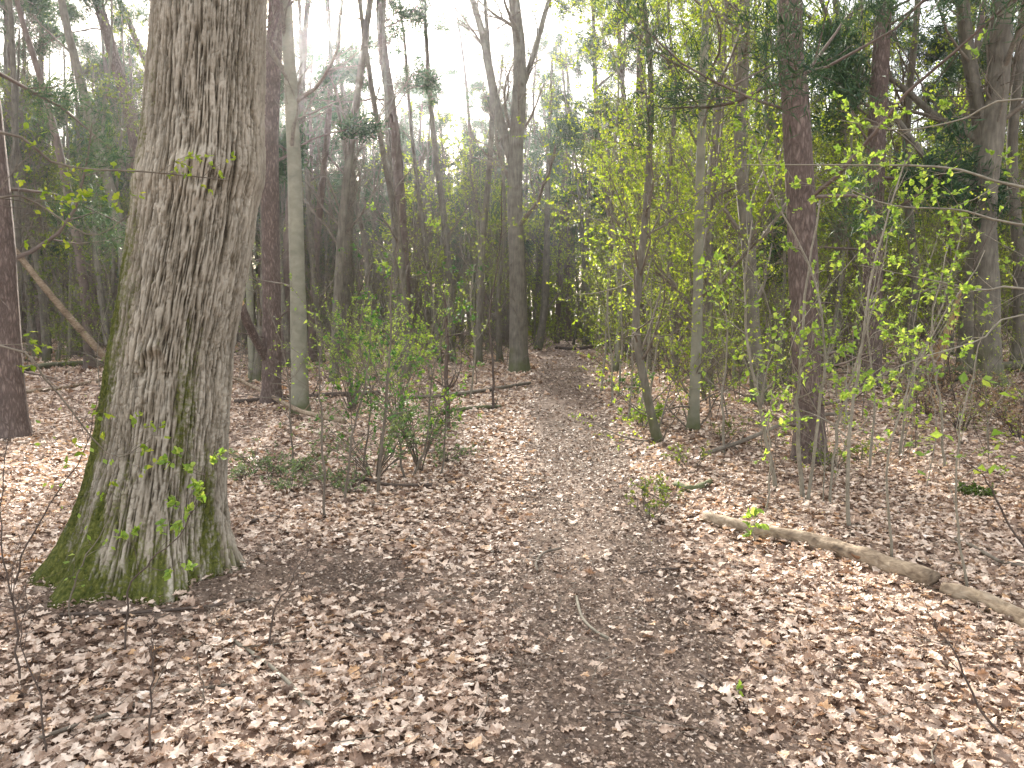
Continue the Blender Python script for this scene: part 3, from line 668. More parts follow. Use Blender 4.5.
# ------------------------------------------------------------------ woodland behind: prototypes copied with their parts
def proto(kind, seed, height, r0, label, group, name, **kw):
    rg = np.random.default_rng(seed)
    b = np.zeros(3)
    via = [np.array([rg.normal()*.15, rg.normal()*.15, height*.25]), np.array([rg.normal()*.35, rg.normal()*.35, height*.55])]
    P, R = trunk_line(b, via, r0, height, rg, 24)
    return build_tree(name, kind, b, P, R, rg, label, group=group, sides=8, tk=kw.pop('tk', .0042), **kw)
LM = [(13, 'the red pine at the left edge'), (85, 'the leaning trees at left'), (190, 'the mossy great oak'), (271, 'the reddish pine by the great oak'), (300, 'the smooth beech'), (400, 'the left thicket'), (450, 'the broken dead stem'), (519, 'the forked oak'),
      (562, 'the path end'), (653, 'the thin leaning tree'), (693, 'the greenish slender trunk'), (755, 'the crooked dark trunk'), (803, 'the big pine'), (873, 'the dark-boughed tall pine'), (975, 'the pair of oaks')]
WD = {'pine_far': 'distant pine', 'bare': 'distant bare tree', 'green': 'distant low leafy tree', 'thin': 'distant short spindly tree', 'screen': 'slender tree with fine new leaves', 'short': 'distant low-crowned pine', 'whip': 'whippy sapling'}
ORD = ['nearest', 'second nearest', 'third nearest', 'fourth nearest', 'fifth nearest', 'sixth nearest', 'seventh nearest', 'eighth nearest', 'ninth nearest', 'tenth nearest', 'eleventh nearest', 'twelfth nearest', 'thirteenth nearest', 'fourteenth nearest'] + [w_ + ' nearest' for w_ in 'fifteenth sixteenth seventeenth eighteenth nineteenth twentieth twenty-first twenty-second twenty-third twenty-fourth twenty-fifth twenty-sixth twenty-seventh twenty-eighth twenty-ninth thirtieth thirty-first thirty-second thirty-third thirty-fourth thirty-fifth thirty-sixth thirty-seventh thirty-eighth thirty-ninth fortieth'.split()]
def name_far(items):
    g = {}
    for o, kind in items:
        px = 512+F*o.location.x/o.location.y
        lx, nm = min(LM, key=lambda t: abs(t[0]-px))
        g.setdefault((kind, nm, 'left' if px < lx else 'right'), []).append(o)
    for (kind, nm, sd_), os_ in g.items():
        os_.sort(key=lambda o: o.location.y)
        for i, o in enumerate(os_):
            o['label'] = f"{WD[kind]} {sd_} of {nm}, {ORD[min(i, 39)]} there" if len(os_) > 1 else f"{WD[kind]} just {sd_} of {nm}"
far_items = []
GR = {'pine_far': 'distant pines', 'bare': 'distant bare trees', 'green': 'distant leafy understorey trees'}
NM = {'pine_far': 'pine_tree', 'bare': 'bare_tree', 'green': 'young_tree'}
CT = {'pine_far': 'tree', 'bare': 'tree', 'green': 'tree'}
protos = {'pine_far': [], 'bare': [], 'green': [], 'thin': [], 'screen': [], 'short': []}
for i in range(4):
    protos['pine_far'].append(proto('pine_far', 300+i, 16+i, .17, 'x', GR['pine_far'], 'pine_tree', crown_from=.5-.05*i, limb=18, needle=(3, 34), low=12, spread=2.2))
for i in range(4):
    protos['bare'].append(proto('oakish', 320+i, 13+i*1.2, .12, 'x', GR['bare'], 'bare_tree', crown_from=.3, limb=20, low=18, spread=2.1, leafy=0))
for i in range(4):
    protos['green'].append(proto('oakish', 340+i, 6.5+i*.9, .06, 'x', GR['green'], 'young_tree', crown_from=.12, limb=24, low=6, spread=1.8, leafy=13, leaf_size=.06, leafmat=['spring', 'olive'][i % 2]))
for i in range(4):
    protos['short'].append(proto('pine_far', 370+i, 10.5+i*.7, .12, 'x', 'distant low-crowned pines', 'pine_tree', crown_from=.52, limb=24, needle=(3, 26), low=8, spread=2.0))
for i in range(4):
    protos['thin'].append(proto('oakish', 360+i, 15, .16, 'x', 'distant short spindly trees', 'spindly_tree', crown_from=.15, limb=26, low=10, spread=2.4, leafy=0))
for i in range(5):
    protos['screen'].append(proto('oakish', 380+i, 7.5+i*.7, .042, 'x', 'slender leafy trees right of the path', 'slender_leafy_tree', crown_from=.18, limb=26, low=10, spread=1.9, tk=.002, leafy=19, leaf_size=.034, leafmat='spring', bark='oakish' if i % 2 else 'beech'))
rg = np.random.default_rng(77)
used = set()
def far_place(kind, x, y, s):
    i = int(rg.integers(0, len(protos[kind]))); pr = protos[kind][i]
    o = pr if (kind, i) not in used else copy_tree(pr)
    used.add((kind, i))
    o.location = (x, y, float(H(x, y))-.02); o.rotation_euler = (rg.normal()*.03, rg.normal()*.03, rg.random()*6.28); o.scale = (s, s, s*(.9+.2*rg.random()))
    o['category'] = 'tree'; far_items.append((o, kind))
    return o
placed = []
def try_scatter(kind, n, y0, y1, tan, gap, smin, smax, cond=lambda x, y: True, free=False):
    c = 0; tries = 0
    while c < n and tries < n*60:
        tries += 1
        y = y0+(y1-y0)*rg.random()**.8; x = (rg.random()*2-1)*(tan*y+2)
        if abs(x-path_x(y)) < 1.6+ (0.6 if kind != 'green' else 0) and y < 40: continue
        if any((x-a)**2+(y-b)**2 < gap**2 for a, b in placed): continue
        if not cond(x, y): continue
        # keep the sightline and the beams towards the sun loose
        az = math.atan2(x, y)
        lat = x*math.cos(SUN_AZ)-(y-5)*math.sin(SUN_AZ)
        if not free and abs(lat) < 7 and ((kind == 'pine_far' and y < 48) or (kind == 'bare' and y < 40) or (y < 55 and rg.random() < .4)): continue
        placed.append((x, y)); far_place(kind, x, y, smin+(smax-smin)*rg.random()); c += 1
try_scatter('screen', 22, 10.5, 26, .75, 1.0, .8, 1.15, lambda x, y: x > path_x(y)+1.2 and 545 < 512+F*x/y < 830)
try_scatter('screen', 2, 27, 34, .3, 1.0, .8, 1.1, lambda x, y: x < path_x(y) and x > -2)
try_scatter('pine_far', 7, 41, 58, .2, 1.6, .85, 1.1, lambda x, y: 520 < 512+F*x/y < 625, True)
try_scatter('bare', 8, 24, 56, .2, 1.3, .8, 1.1, lambda x, y: 480 < 512+F*x/y < 640, True)
try_scatter('green', 8, 40.5, 50, .2, .9, .7, 1.1, lambda x, y: 515 < 512+F*x/y < 615, True)
try_scatter('green', 75, 14, 45, .82, 1.1, .6, 1.2, lambda x, y: (x > path_x(y)-1 or rg.random() < .1) and (y > 19 or x > path_x(y)))
LAT = lambda x, y: x*math.cos(SUN_AZ)-(y-5)*math.sin(SUN_AZ)
try_scatter('pine_far', 12, 27, 44, .3, 1.8, .85, 1.1, lambda x, y: 478 < 512+F*x/y < 650 and LAT(x, y) > 7, True)
try_scatter('pine_far', 3, 30, 43, .25, 2.5, .8, 1.0, lambda x, y: 2.0 < abs(LAT(x, y)+.5) < 6.5, True)
try_scatter('bare', 7, 15, 26, .5, 2.0, .8, 1.0, lambda x, y: (230 < 512+F*x/y < 520 and x < path_x(y)-2.5), True)
try_scatter('pine_far', 16, 47, 60, .4, 1.8, .85, 1.1, lambda x, y: 3.0 < abs(LAT(x, y)+1) < 12, True)
try_scatter('pine_far', 8, 24, 44, .8, 1.8, .8, 1.1, lambda x, y: LAT(x, y) < -7, True)
try_scatter('pine_far', 14, 19, 30, .8, 1.8, .8, 1.05, lambda x, y: 512+F*x/y > 820)
try_scatter('pine_far', 85, 24, 60, .82, 1.7, .75, 1.15)
try_scatter('bare', 105, 22, 58, .82, 1.3, .65, 1.1)
try_scatter('short', 34, 34, 57, .75, 1.4, .8, 1.15, lambda x, y: x < path_x(y)-1)
try_scatter('thin', 70, 30, 56, .5, 1.2, .45, .68, lambda x, y: abs(x*math.cos(SUN_AZ)-(y-5)*math.sin(SUN_AZ)) < 8)
name_far(far_items)

# far woodland that reads as one mass
def far_mass():
    rg = np.random.default_rng(9)
    N = 1500
    an = (rg.random(N)*2-1)*.95; d = 58+60*rg.random(N)
    x = d*np.sin(an); y = d*np.cos(an); z = H(x, y)
    hh = 12+8*rg.random(N)
    P = np.zeros((N, 6, 3)); lx = rg.normal(size=N)*.9; ly = rg.normal(size=N)*.9
    for k in range(6):
        t = k/5; P[:, k] = np.stack([x+lx*t+.15*rg.normal(size=N), y+ly*t, z-.2+hh*t], 1)
    R = (.07+.14*rg.random(N))[:, None]*np.linspace(1, .25, 6)[None]
    tb = Tubes(); tb.batch(P, R, 5)
    P1, R1 = spawn(rg, P, R, 9, (.12, .98), (1.5, 3.2), (30, 80), 4, .2, .08, .4)
    P2, R2 = spawn(rg, P1, R1, 3, (.3, 1), (.8, 1.6), (25, 60), 3, .2, .05, .7, rmin=.008)
    tb.batch(P1, R1, 3); tb.batch(P2, R2, 3)
    o = tb.build('distant_woodland', M['pine_far'])
    tag(o, 'dense mass of grey-brown trunks and twigs closing the far wood', 'woodland', kind='stuff')
    # low scrub and needles in the mass
    k = rg.random(len(P2)) < .6
    v1 = leaves_on(rg, P2[k], None, 3, .42)
    nc = 900; an = (rg.random(nc)*2-1)*.95; d = 64+54*rg.random(nc); hc = 6+12*rg.random(nc)
    cx, cy_ = d*np.sin(an), d*np.cos(an); per = 110
    off = rg.normal(size=(nc, per, 3))*np.array([1.5, 1.5, .8])
    pc = (np.stack([cx, cy_, H(cx, cy_)+hc], 1)[:, None]+off).reshape(-1, 3)
    vn = diamond_batch(pc, rg.normal(size=pc.shape), rg.normal(size=pc.shape), .3+.45*rg.random(len(pc)), rg, .2)
    o = link('distant_pine_foliage', mesh_from('distant_pine_foliage', vn[0], vn[1], M['needle'], False, vn[2]))
    tag(o, 'dark pine boughs massed in the far wood above the trunks', 'foliage', kind='stuff')
    N = 17000; an = (rg.random(N)*2-1)*.95; d = 50+65*rg.random(N); x = d*np.sin(an); y = d*np.cos(an)
    pos = np.stack([x, y, H(x, y)+ 4.5*rg.random(N)**1.4*(.5+.5*perlin(x*.2, y*.2, 2))], 1)
    pos = pos[(pos[:, 0] > path_x(pos[:, 1])-3) | (rg.random(N) < .3)]; N = len(pos)
    v2 = diamond_batch(pos, rg.normal(size=(N, 3)), rg.normal(size=(N, 3)), .25+.45*rg.random(N), rg)
    v, q, r = join([v1, v2])
    o = link('distant_foliage', mesh_from('distant_foliage', v, q, M['olive'], False, r))
    tag(o, 'dull green foliage mass filling the far wood between the trunks', 'foliage', kind='stuff')
far_mass()

# ------------------------------------------------------------------ saplings and shrubs
def sapling(bpx, via, w, label, seed, twigs=8, tl=(.3, .8), leafy=3, ls=.05, lm='fresh', wood='twig_pale', name='sapling', near=False, group=None, Y=None, sub=3, tr=(.25, 1), ang=(25, 65), leaf_tr=(.35, 1), base=None, dyv=0.0, up=.05):
    rg = np.random.default_rng(seed)
    b = GP(*bpx) if base is None else np.asarray(base)
    Y0 = b[1]
    pts = [b-np.array([0, 0, .04])] + [AT(x, y, Y0+dyv*(i+1)) for i, (x, y) in enumerate(via)]
    P = catmull(pts, 18); P[1:-1] += np.cumsum(rg.normal(size=(16, 3)), 0)*.0045*np.array([1, 1, 0])*min(1, Y0/4) + rg.normal(size=(16, 3))*.005*np.array([1, 1, 0])*min(1, Y0/4)
    r = w/F*Y0/2
    r *= .72 if w > 2.6 else 1; R = np.linspace(r, r*.3, 18); R[0] *= 1.25
    root = thing(name, b, label, 'sapling' if name == 'sapling' else name.replace('_', ' '), group)
    tb = Tubes(); tb.batch(P, R, 7)
    if not twigs: tb.build('stem', M[wood], root, b)
    if twigs:
        P1, R1 = spawn(rg, P, R, twigs, tr, tl, ang, 6, .16, up, .5, rmin=.0016)
        few = twigs < 15
        if not few: tb.build('stem', M[wood], root, b)
        tw = tb if few else Tubes(); tw.batch(P1, R1, 4)
        P2 = P1
        if sub:
            P2, R2 = spawn(rg, P1, R1, sub, (.2, 1), (tl[0]*.3, tl[1]*.45), (25, 60), 4, .16, .02, .6, rmin=.0012)
            tw.batch(P2, R2, 3)
        tw.build('stem' if few else 'twigs', M[wood], root, b)
        if leafy:
            v, q, rr = leaves_on(rg, P2, None, leafy, ls, tr=leaf_tr, near=near)
            link('leaves', mesh_from('leaves', v-b, q, M[lm], False, rr), root)
    return root
# thicket right of the path, front row
sapling((803, 500), [(797, 440), (800, 380), (806, 300), (820, 200)], 7, 'pale sapling stem directly in front of the big pine', 201, 12, (.4, 1.0), 5, .06)
sapling((807, 503), [(815, 430), (822, 360), (812, 280), (770, 190), (748, 120)], 5, 'bright-leaved thin sapling twined beside the big pine foot', 202, 16, (.2, .55), 13, .027, near='beech')
sapling((850, 530), [(846, 470), (852, 400), (862, 330), (880, 240), (905, 160)], 6, 'upright pale sapling behind the middle of the long log', 203, 12, (.4, 1.1), 9, .027, near='beech')
sapling((776, 490), [(762, 420), (750, 360), (744, 300), (752, 220)], 6, 'grey sapling leaning left, to the left of the big pine', 204, 12, (.3, .9), 4, .06)
sapling((830, 505), [(836, 440), (850, 380), (875, 300), (895, 220)], 4, 'whippy pale stem leaning right between pine and log sapling', 205, 10, (.4, 1.0), 3, .06)
sapling((892, 560), [(886, 470), (900, 400), (930, 330), (985, 250)], 4, 'arching pale whip rising above the middle of the log', 206, 8, (.3, .8), 8, .027, near='beech')
sapling((968, 590), [(955, 500), (962, 420), (985, 330)], 4, 'thin straight whip just behind the far right log piece', 207, 7, (.3, .7), 2, .06)
sapling((764, 515), [(770, 470), (765, 430), (772, 390)], 3, 'short twiggy sapling at the left end of the thicket', 208, 8, (.2, .5), 4, .05)
sapling((944, 470), [(940, 400), (930, 330), (950, 240)], 4, 'grey stem rising behind the bracken on the right', 209, 12, (.4, .9), 3, .06)
sapling((725, 455), [(722, 400), (728, 340), (720, 260)], 4, 'thin sapling beside the greenish slender trunk', 210, 12, (.3, .8), 5, .05)
sapling((870, 470), [(875, 400), (868, 330), (880, 260)], 4, 'upright stem behind the moss cushion', 211, 12, (.4, .9), 3, .06)
sapling((900, 455), [(910, 380), (940, 300), (960, 210)], 4, 'stem leaning right toward the pair of oaks', 212, 12, (.4, .9), 3, .06)
# leaves sprouting over the log
rgx = np.random.default_rng(60)
sapling((757, 545), [(753, 530), (757, 516)], 2.2, 'little bright green seedling sprouting beside the left end of the log', 213, 9, (.06, .14), 3, .055, name='seedling', near='beech', sub=0, leaf_tr=(.6, 1))
sapling((735, 700), [(735, 694), (736, 690)], 1.5, 'tiny green seedling alone in the leaves right of the path', 214, 5, (.02, .04), 1, .03, name='seedling', near='beech', sub=0)
# verge of the path, right
for k, (bx, by, tx, ty) in enumerate([(612, 405, 606, 320), (628, 420, 632, 330), (640, 412, 652, 320), (601, 392, 606, 310), (650, 395, 660, 300), (618, 398, 622, 290)]):
    sapling((bx, by), [((bx+tx)/2+2, (by+ty)/2), (tx, ty), (tx+3, ty-60)], 2.5, 'thin sapling in the row on the right verge, ' + ['third nearest the camera', 'nearest the camera, at its right', 'leaning right beside the small green plant', 'second farthest, close to the path', 'farthest right, behind the leaning tree', 'upright and fourth nearest'][k], 220+k, 10, (.3, .8), 4, .055, lm='olive', group='row of saplings on the right verge')
# left thicket
lt = [((325, 520), [(322, 430), (318, 380), (322, 330)], 4, 'pale upright sapling standing nearest the camera in the left thicket'),
      ((345, 505), [(352, 440), (365, 380), (372, 300)], 4, 'thin stem leaning right in the left thicket'),
      ((378, 495), [(384, 420), (388, 350), (390, 280), (400, 200)], 5, 'tall pale stem in the middle of the left thicket'),
      ((405, 480), [(398, 430), (380, 380), (350, 320)], 4, 'dark stem arching left in the left thicket'),
      ((412, 478), [(425, 440), (430, 380), (445, 320)], 4, 'dark stem arching right in the left thicket'),
      ((440, 475), [(446, 420), (440, 350), (452, 280)], 3, 'thin stem at the right end of the left thicket'),
      ((293, 470), [(290, 420), (285, 360), (268, 300)], 3, 'thin bare stem at the left end of the left thicket'),
      ((362, 470), [(372, 400), (360, 340), (372, 260)], 3, 'slender shoot rising behind the left thicket')]
for k, (b_, v_, w_, l_) in enumerate(lt):
    sapling(b_, v_, w_, l_, 240+k, 15, (.3, .85), 9 if k not in (0, 6) else 1, .034, lm='holly' if k % 2 else 'fresh', wood='twig')
sapling((448, 432), [(446, 380), (447, 330), (444, 285)], 8, 'broken brown dead stem standing left of the path', 260, 6, (.2, .6), 0, wood='twig_dark', name='dead_tree')
sapling((493, 410), [(493, 370), (490, 320), (500, 250), (502, 180)], 4, 'thin dark sapling on the left verge by the fallen branch', 261, 14, (.3, .9), 3, .055, lm='olive', wood='twig_dark')
sapling((470, 400), [(474, 350), (468, 300), (478, 220)], 3, 'thin sapling between the dead stem and the verge', 262, 14, (.3, .9), 3, .055, lm='olive')
# shrub of dense green leaves (left thicket heart)
def shrub(c, h, rad, n, label, seed, lm='holly', ls=.05, leafy=10, name='shrub', wood='twig', group=None, near=False):
    rg = np.random.default_rng(seed); c = np.asarray(c, float)
    a = rg.random(n)*6.28; e = np.stack([np.cos(a), np.sin(a), 0*a], 1)
    hh = h*(.55+.45*rg.random(n)); P = np.zeros((n, 6, 3))
    ee = rad*(.3+.7*rg.random(n))[:, None]*e
    for k in range(6):
        t = k/5; P[:, k] = c + e*.08*rg.random() + ee*t**1.3 + np.array([0, 0, 1.])*(hh*t**.85)[:, None] + rg.normal(size=(n, 3))*.02*t
    R = .006*np.ones((n, 1))*np.linspace(1, .4, 6)[None]
    root = thing(name, c, label, name.replace('_', ' '), group)
    tb = Tubes(); tb.batch(P, R, 5)
    P1, R1 = spawn(rg, P, R, 6, (.25, 1), (h*.15, h*.4), (30, 70), 4, .2, .05, .6)
    tb.batch(P1, R1, 3); tb.build('stems', M[wood], root, c)
    P2 = np.concatenate([P1, P[:, -4:]])
    v, q, r = leaves_on(rg, P2, None, leafy, ls, near=near); link('leaves', mesh_from('leaves', v-c, q, M[lm], False, r), root)
    return root
g = GP(352, 412); shrub(g, 2.1, 1.4, 40, 'dense bright green leafy bush in the left thicket behind the saplings', 270, 'fresh', .032, 15)
g = GP(400, 420); shrub(g, 1.9, 1.2, 26, 'looser green bush right of the dense bush in the left thicket', 271, 'fresh', .036, 12)
g = GP(420, 470); shrub(g, .95, .6, 20, 'low dark green bush at the foot of the left thicket', 272, 'holly', .03, 11)
g = GP(375, 480); shrub(g, .8, .9, 22, 'low green sprawl of shoots under the left thicket saplings', 273, 'ivy', .03, 9)
g = GP(643, 428); shrub(g, .35, .3, 10, 'small green plant on the right verge of the path', 274, 'fresh', .05, 8)
g = GP(630, 400); shrub(g, .5, .5, 10, 'straggly green plant further along the right verge', 275, 'holly', .05, 6)
g = GP(975, 497); shrub(g, .09, .10, 26, 'small round dark green moss cushion in the leaves on the right', 276, 'moss', .022, 14, name='moss_cushion')
g = GP(640, 343); shrub(g, 1.8, 1.2, 16, 'green bush at the far right end of the path', 277, 'spring', .09, 8)
g = GP(545, 343); shrub(g, 2.2, 1.4, 16, 'yellow-green bush at the far left end of the path', 278, 'olive', .09, 8)
for k, (bx, by) in enumerate([(245, 480), (275, 478), (305, 472), (330, 482), (258, 466), (290, 492), (350, 492), (450, 462)]):
    g = GP(bx, by); shrub(g, .22, .38, 12, 'low trailing green bramble patch ' + ['touching the right side of the oak', 'second to the right of the oak', 'between oak and the pale upright sapling', 'behind the pale upright sapling', 'farthest back beside the oak', 'nearest the camera between oak and thicket', 'in front of the left thicket stems', 'at the right end of the left thicket by the path'][k], 280+k, 'ivy', .026, 5, name='bramble', group='bramble patches between oak and thicket')
for k, (bx, by) in enumerate([(925, 415), (960, 430), (1000, 420), (985, 400), (1020, 440), (940, 395)]):
    g = GP(bx, by); shrub(g, .5, .55, 16, 'dead rust-brown bracken clump ' + ['leftmost of the bracken', 'nearest the camera', 'in the middle of the bracken toward the right', 'at the foot of the pair of oaks', 'cut by the right edge of the picture', 'farthest left, behind the other bracken'][k], 300+k, 'bracken', .045, 5, name='dead_bracken', wood='twig_dark', group='dead bracken clumps on the right')
for k, (bx, by) in enumerate([(665, 505), (860, 462), (690, 470), (836, 470), (650, 520), (720, 440)]):
    g = GP(bx, by); shrub(g, .28, .3, 8, 'thin tuft of shoots in the litter ' + ['beside the short dark rotten log', 'right behind the big pine', 'at the right verge behind the short rotten log', 'just right of the big pine foot', 'nearest the camera on the right verge', 'between greenish trunk and big pine'][k], 310+k, 'olive', .035, 3, name='plant_tuft', group='shoot tufts right of the path')

# foreground left: leafy sapling before the oak and bare shoots
g0 = GP(124, 655)
sapling((124, 655), [(127, 590), (150, 558), (180, 530), (205, 470)], 3.2, 'small leafy sapling growing in front of the mossy oak foot', 330, 10, (.18, .42), 9, .034, near='beech', wood='twig_dark', sub=2, ang=(30, 75), dyv=-.01)
sapling((8, 592), [(28, 540), (50, 500), (84, 440), (98, 395)], 3.0, 'bare arching shoot at the left edge in front of the pale leaves', 331, 7, (.25, .6), 1, .03, wood='twig_dark')
sapling((20, 690), [(14, 610), (2, 520), (10, 420)], 2.6, 'bare upright shoot at the far left edge', 332, 8, (.2, .5), 0, wood='twig_dark')
sapling((266, 655), [(276, 610), (290, 585), (312, 545)], 2.4, 'dark bare shoot leaning right from the leaves below the soil patch', 333, 4, (.08, .2), 0, wood='twig_dark')
sapling((150, 757), [(154, 700), (158, 650), (155, 615)], 2.6, 'dark upright bare shoot in the bottom left leaves', 334, 5, (.08, .22), 0, wood='twig_dark')
sapling((48, 762), [(40, 700), (20, 640), (25, 585)], 2.4, 'crooked bare shoot in the bottom left corner', 335, 6, (.1, .3), 0, wood='twig_dark')
sapling((75, 632), [(70, 600), (85, 560), (110, 520), (108, 470)], 2.0, 'thin bare shoot against the left flare of the oak', 336, 5, (.1, .3), 1, .03, wood='twig')
sapling((196, 715), [(205, 690), (200, 655), (215, 620)], 1.8, 'thin pale bare shoot among the leaves in front of the oak', 337, 5, (.08, .2), 0, wood='twig')
sapling((1030, 760), [(985, 715), (955, 660), (925, 610)], 5, 'dark leaning bare shoot in the bottom right corner', 338, 6, (.15, .4), 0, wood='twig_dark', base=AT(1034, 762, 2.75))
sapling((1040, 575), [(1012, 530), (985, 480), (958, 455)], 4, 'dark bare stem arching in from the right edge above the log', 339, 4, (.15, .4), 0, wood='twig_dark')
# overhanging branches that come from young trees just outside the frame: each a tree with its stem
def side_tree(bx, by, hgt, seed, label, boughs, leafkind, lm, ls, leafy, wood, twl=(.15, .45), tw=14, name='young_tree', r=.03):
    rg = np.random.default_rng(seed); b = np.array([bx, by, float(H(bx, by))])
    P = catmull([b-np.array([0, 0, .05]), b+np.array([.05, .02, hgt*.4]), b+np.array([-.05, .1, hgt*.75]), b+np.array([.1, .1, hgt])], 16); R = np.linspace(r, r*.3, 16)
    root = thing(name, b, label, 'young tree')
    tb = Tubes(); tb.batch(P, R, 8); tb.build('trunk', M[wood], root, b)
    twg = Tubes(); lv = []
    for pts, r0 in boughs:
        z0 = pts[0][2]; k = np.argmin(abs(P[:, 2]-(z0-.15))); q = catmull([P[k]] + [np.array(p) for p in pts], 16)
        twg.batch(q, np.linspace(r0, r0*.3, 16), 6)
        P1, R1 = spawn(rg, q, np.linspace(r0, r0*.3, 16), tw, (.2, 1), twl, (25, 65), 5, .14, .03, .5, rmin=.0014)
        P2, R2 = spawn(rg, P1, R1, 2, (.3, 1), (twl[0]*.4, twl[1]*.5), (25, 60), 4, .14, .0, .6, rmin=.0011)
        twg.batch(P1, R1, 4); twg.batch(P2, R2, 3)
        lv.append(leaves_on(rg, np.concatenate([P1[:, -4:], P2]), None, leafy*2, ls*.8, tr=(.6, 1), near=leafkind, droop=.1))
    twg.build('boughs', M[wood], root, b)
    v, q, rr = join(lv); link('leaves', mesh_from('leaves', v-b, q, M[lm], False, rr), root)
side_tree(-3.1, 2.9, 3.4, 350, 'thin young tree at the left edge whose budding bough crosses the oak',
          [([AT(-20, 130, 3.0), AT(60, 165, 3.2), AT(150, 172, 3.4), AT(228, 180, 3.5)], .0075), ([AT(-20, 200, 3.0), AT(30, 200, 3.1), AT(90, 235, 3.2), AT(130, 215, 3.2)], .006), ([AT(-10, 345, 3.0), AT(50, 385, 3.1), AT(110, 455, 3.3), AT(150, 440, 3.4)], .006)], 'beech', 'spring', .032, 2, 'twig', tw=9)
side_tree(4.0, 4.3, 3.6, 351, 'young oak off the right edge spreading long boughs of fresh green leaves',
          [([AT(1030, 188, 4.2), AT(950, 168, 4.3), AT(850, 165, 4.4), AT(745, 165, 4.5)], .010), ([AT(1024, 225, 4.2), AT(960, 210, 4.1), AT(890, 205, 4.0), AT(830, 180, 3.9)], .008),
           ([AT(1030, 290, 4.2), AT(985, 290, 4.2), AT(930, 280, 4.2), AT(860, 265, 4.3)], .008), ([AT(1030, 315, 4.0), AT(980, 340, 3.9), AT(920, 358, 3.8), AT(880, 375, 3.8)], .006),
           ([AT(1030, 100, 4.2), AT(960, 120, 4.3), AT(900, 130, 4.3), AT(840, 120, 4.3)], .007)], 'oak', 'fresh', .036, 3, 'twig_pale', twl=(.15, .5), tw=12)

# whippy saplings filling the understorey (copies)
wp = []
for i in range(6):
    rg2 = np.random.default_rng(400+i)
    P = catmull([np.array([0, 0, -.05]), np.array([rg2.normal()*.12, rg2.normal()*.12, 1.0]), np.array([rg2.normal()*.3, rg2.normal()*.3, 2.2]), np.array([rg2.normal()*.5, rg2.normal()*.5, 3.4])], 12); R = np.linspace(.0095, .003, 12)
    root = thing('sapling', (0, 0, 0), 'x', 'sapling', 'whippy saplings of the understorey')
    tb = Tubes(); tb.batch(P, R, 6); tb.build('stem', M[['twig_pale', 'twig', 'twig_dark'][i % 3]], root)
    P1, R1 = spawn(rg2, P, R, 20, (.12, 1), (.4, 1.2), (25, 70), 6, .16, .05, .5); P2, R2 = spawn(rg2, P1, R1, 4, (.2, 1), (.2, .5), (25, 60), 4, .16, .02, .6)
    tb = Tubes(); tb.batch(P1, R1, 4); tb.batch(P2, R2, 3); tb.build('twigs', M[['twig_pale', 'twig', 'twig_dark'][i % 3]], root)
    v, q, r = leaves_on(rg2, P2, None, [6, 2, 7, 2, 8, 1][i], .034); link('leaves', mesh_from('leaves', v, q, M[['spring', 'olive', 'spring', 'fresh', 'spring', 'olive'][i]], False, r), root)
    wp.append(root)
whips = []
n = 0; uw = set(); tries = 0
while n < 260 and tries < 5000:
    tries += 1
    right = rg.random() < .62
    y = 8.5+22*rg.random(); x = path_x(y) + (1.5+rg.random()**1.2*12 if right else -(1.6+rg.random()*13))
    if abs(x) > .8*y+1.5: continue
    if n < 30: right = True; y = 6.2+4.5*rg.random(); x = path_x(y)+1.5+4.5*rg.random()
    if not right and y < 12: continue
    if abs(math.atan2(x, y)+.41) < .12 and y < 14: continue
    i = int(rg.choice([1, 3, 5, 0])) if n < 30 else int(rg.integers(0, 6)) if right and x/y < .42 else int(rg.choice([1, 1, 5, 3])); o = wp[i] if i not in uw else copy_tree(wp[i]); uw.add(i)
    s_ = (.3+.45*rg.random()) if n < 30 else .55+.7*rg.random()
    o.location = (x, y, float(H(x, y))); o.rotation_euler = (rg.normal()*.08, rg.normal()*.08, rg.random()*6.28); o.scale = (s_,)*3
    o['category'] = 'sapling'; whips.append((o, 'whip'))
    n += 1
name_far(whips)

# ------------------------------------------------------------------ logs, fallen branches, sticks
def log(name, pix, w, label, mat, lift=.0, sides=12, cat='log', n=20, rough=.15, stubs=0, seed=3, taper=(1, 1)):
    pts = []
    for p in pix:
        g = GP(p[0], p[1]); 
        if len(p) > 2: g = g + np.array([0, 0, p[2]])
        pts.append(g)
    P = catmull(pts, n); r = w/F*np.mean([p[1] for p in pts])/2
    P[:, 2] = np.maximum(P[:, 2], H(P[:, 0], P[:, 1])) + r*.62 + lift
    R = np.linspace(r*taper[0], r*taper[1], n)
    c = P[0].copy(); c[2] = H(c[0], c[1])
    root = thing(name, c, label, cat)
    tb = Tubes(); tb.batch(P, R, sides, cap=True, rough=rough, seed=seed)
    if stubs:
        rg = np.random.default_rng(seed); P1, R1 = spawn(rg, P, R, stubs, (.1, .95), (.15, .6), (35, 75), 4, .15, .03, .4)
        tb.batch(P1, R1, 4)
    tb.build('trunk' if cat == 'log' else 'stem', M[mat], root, c)
    return root
log('fallen_log', [(706, 523), (760, 537), (820, 550), (875, 568), (932, 588)], 18.5, 'long weathered pale brown log lying in the leaves right of the path', 'log', sides=20, n=36, taper=(.85, 1.15), rough=.2)
log('fallen_log', [(943, 596), (985, 608), (1050, 640)], 20, 'short pale log piece running off the right edge beyond the long log', 'log', sides=20, n=24, taper=(1.0, .95), rough=.22, seed=8)
log('fallen_log', [(675, 488), (692, 492), (711, 484)], 9, 'short dark rotten log at the right verge of the path', 'oakish', rough=.3, taper=(1, .6), seed=5)
log('fallen_branch', [(706, 462), (745, 448), (800, 425), (850, 420)], 4, 'long thin fallen branch propped in the litter left of the big pine', 'twig', stubs=8, cat='branch', lift=.08)
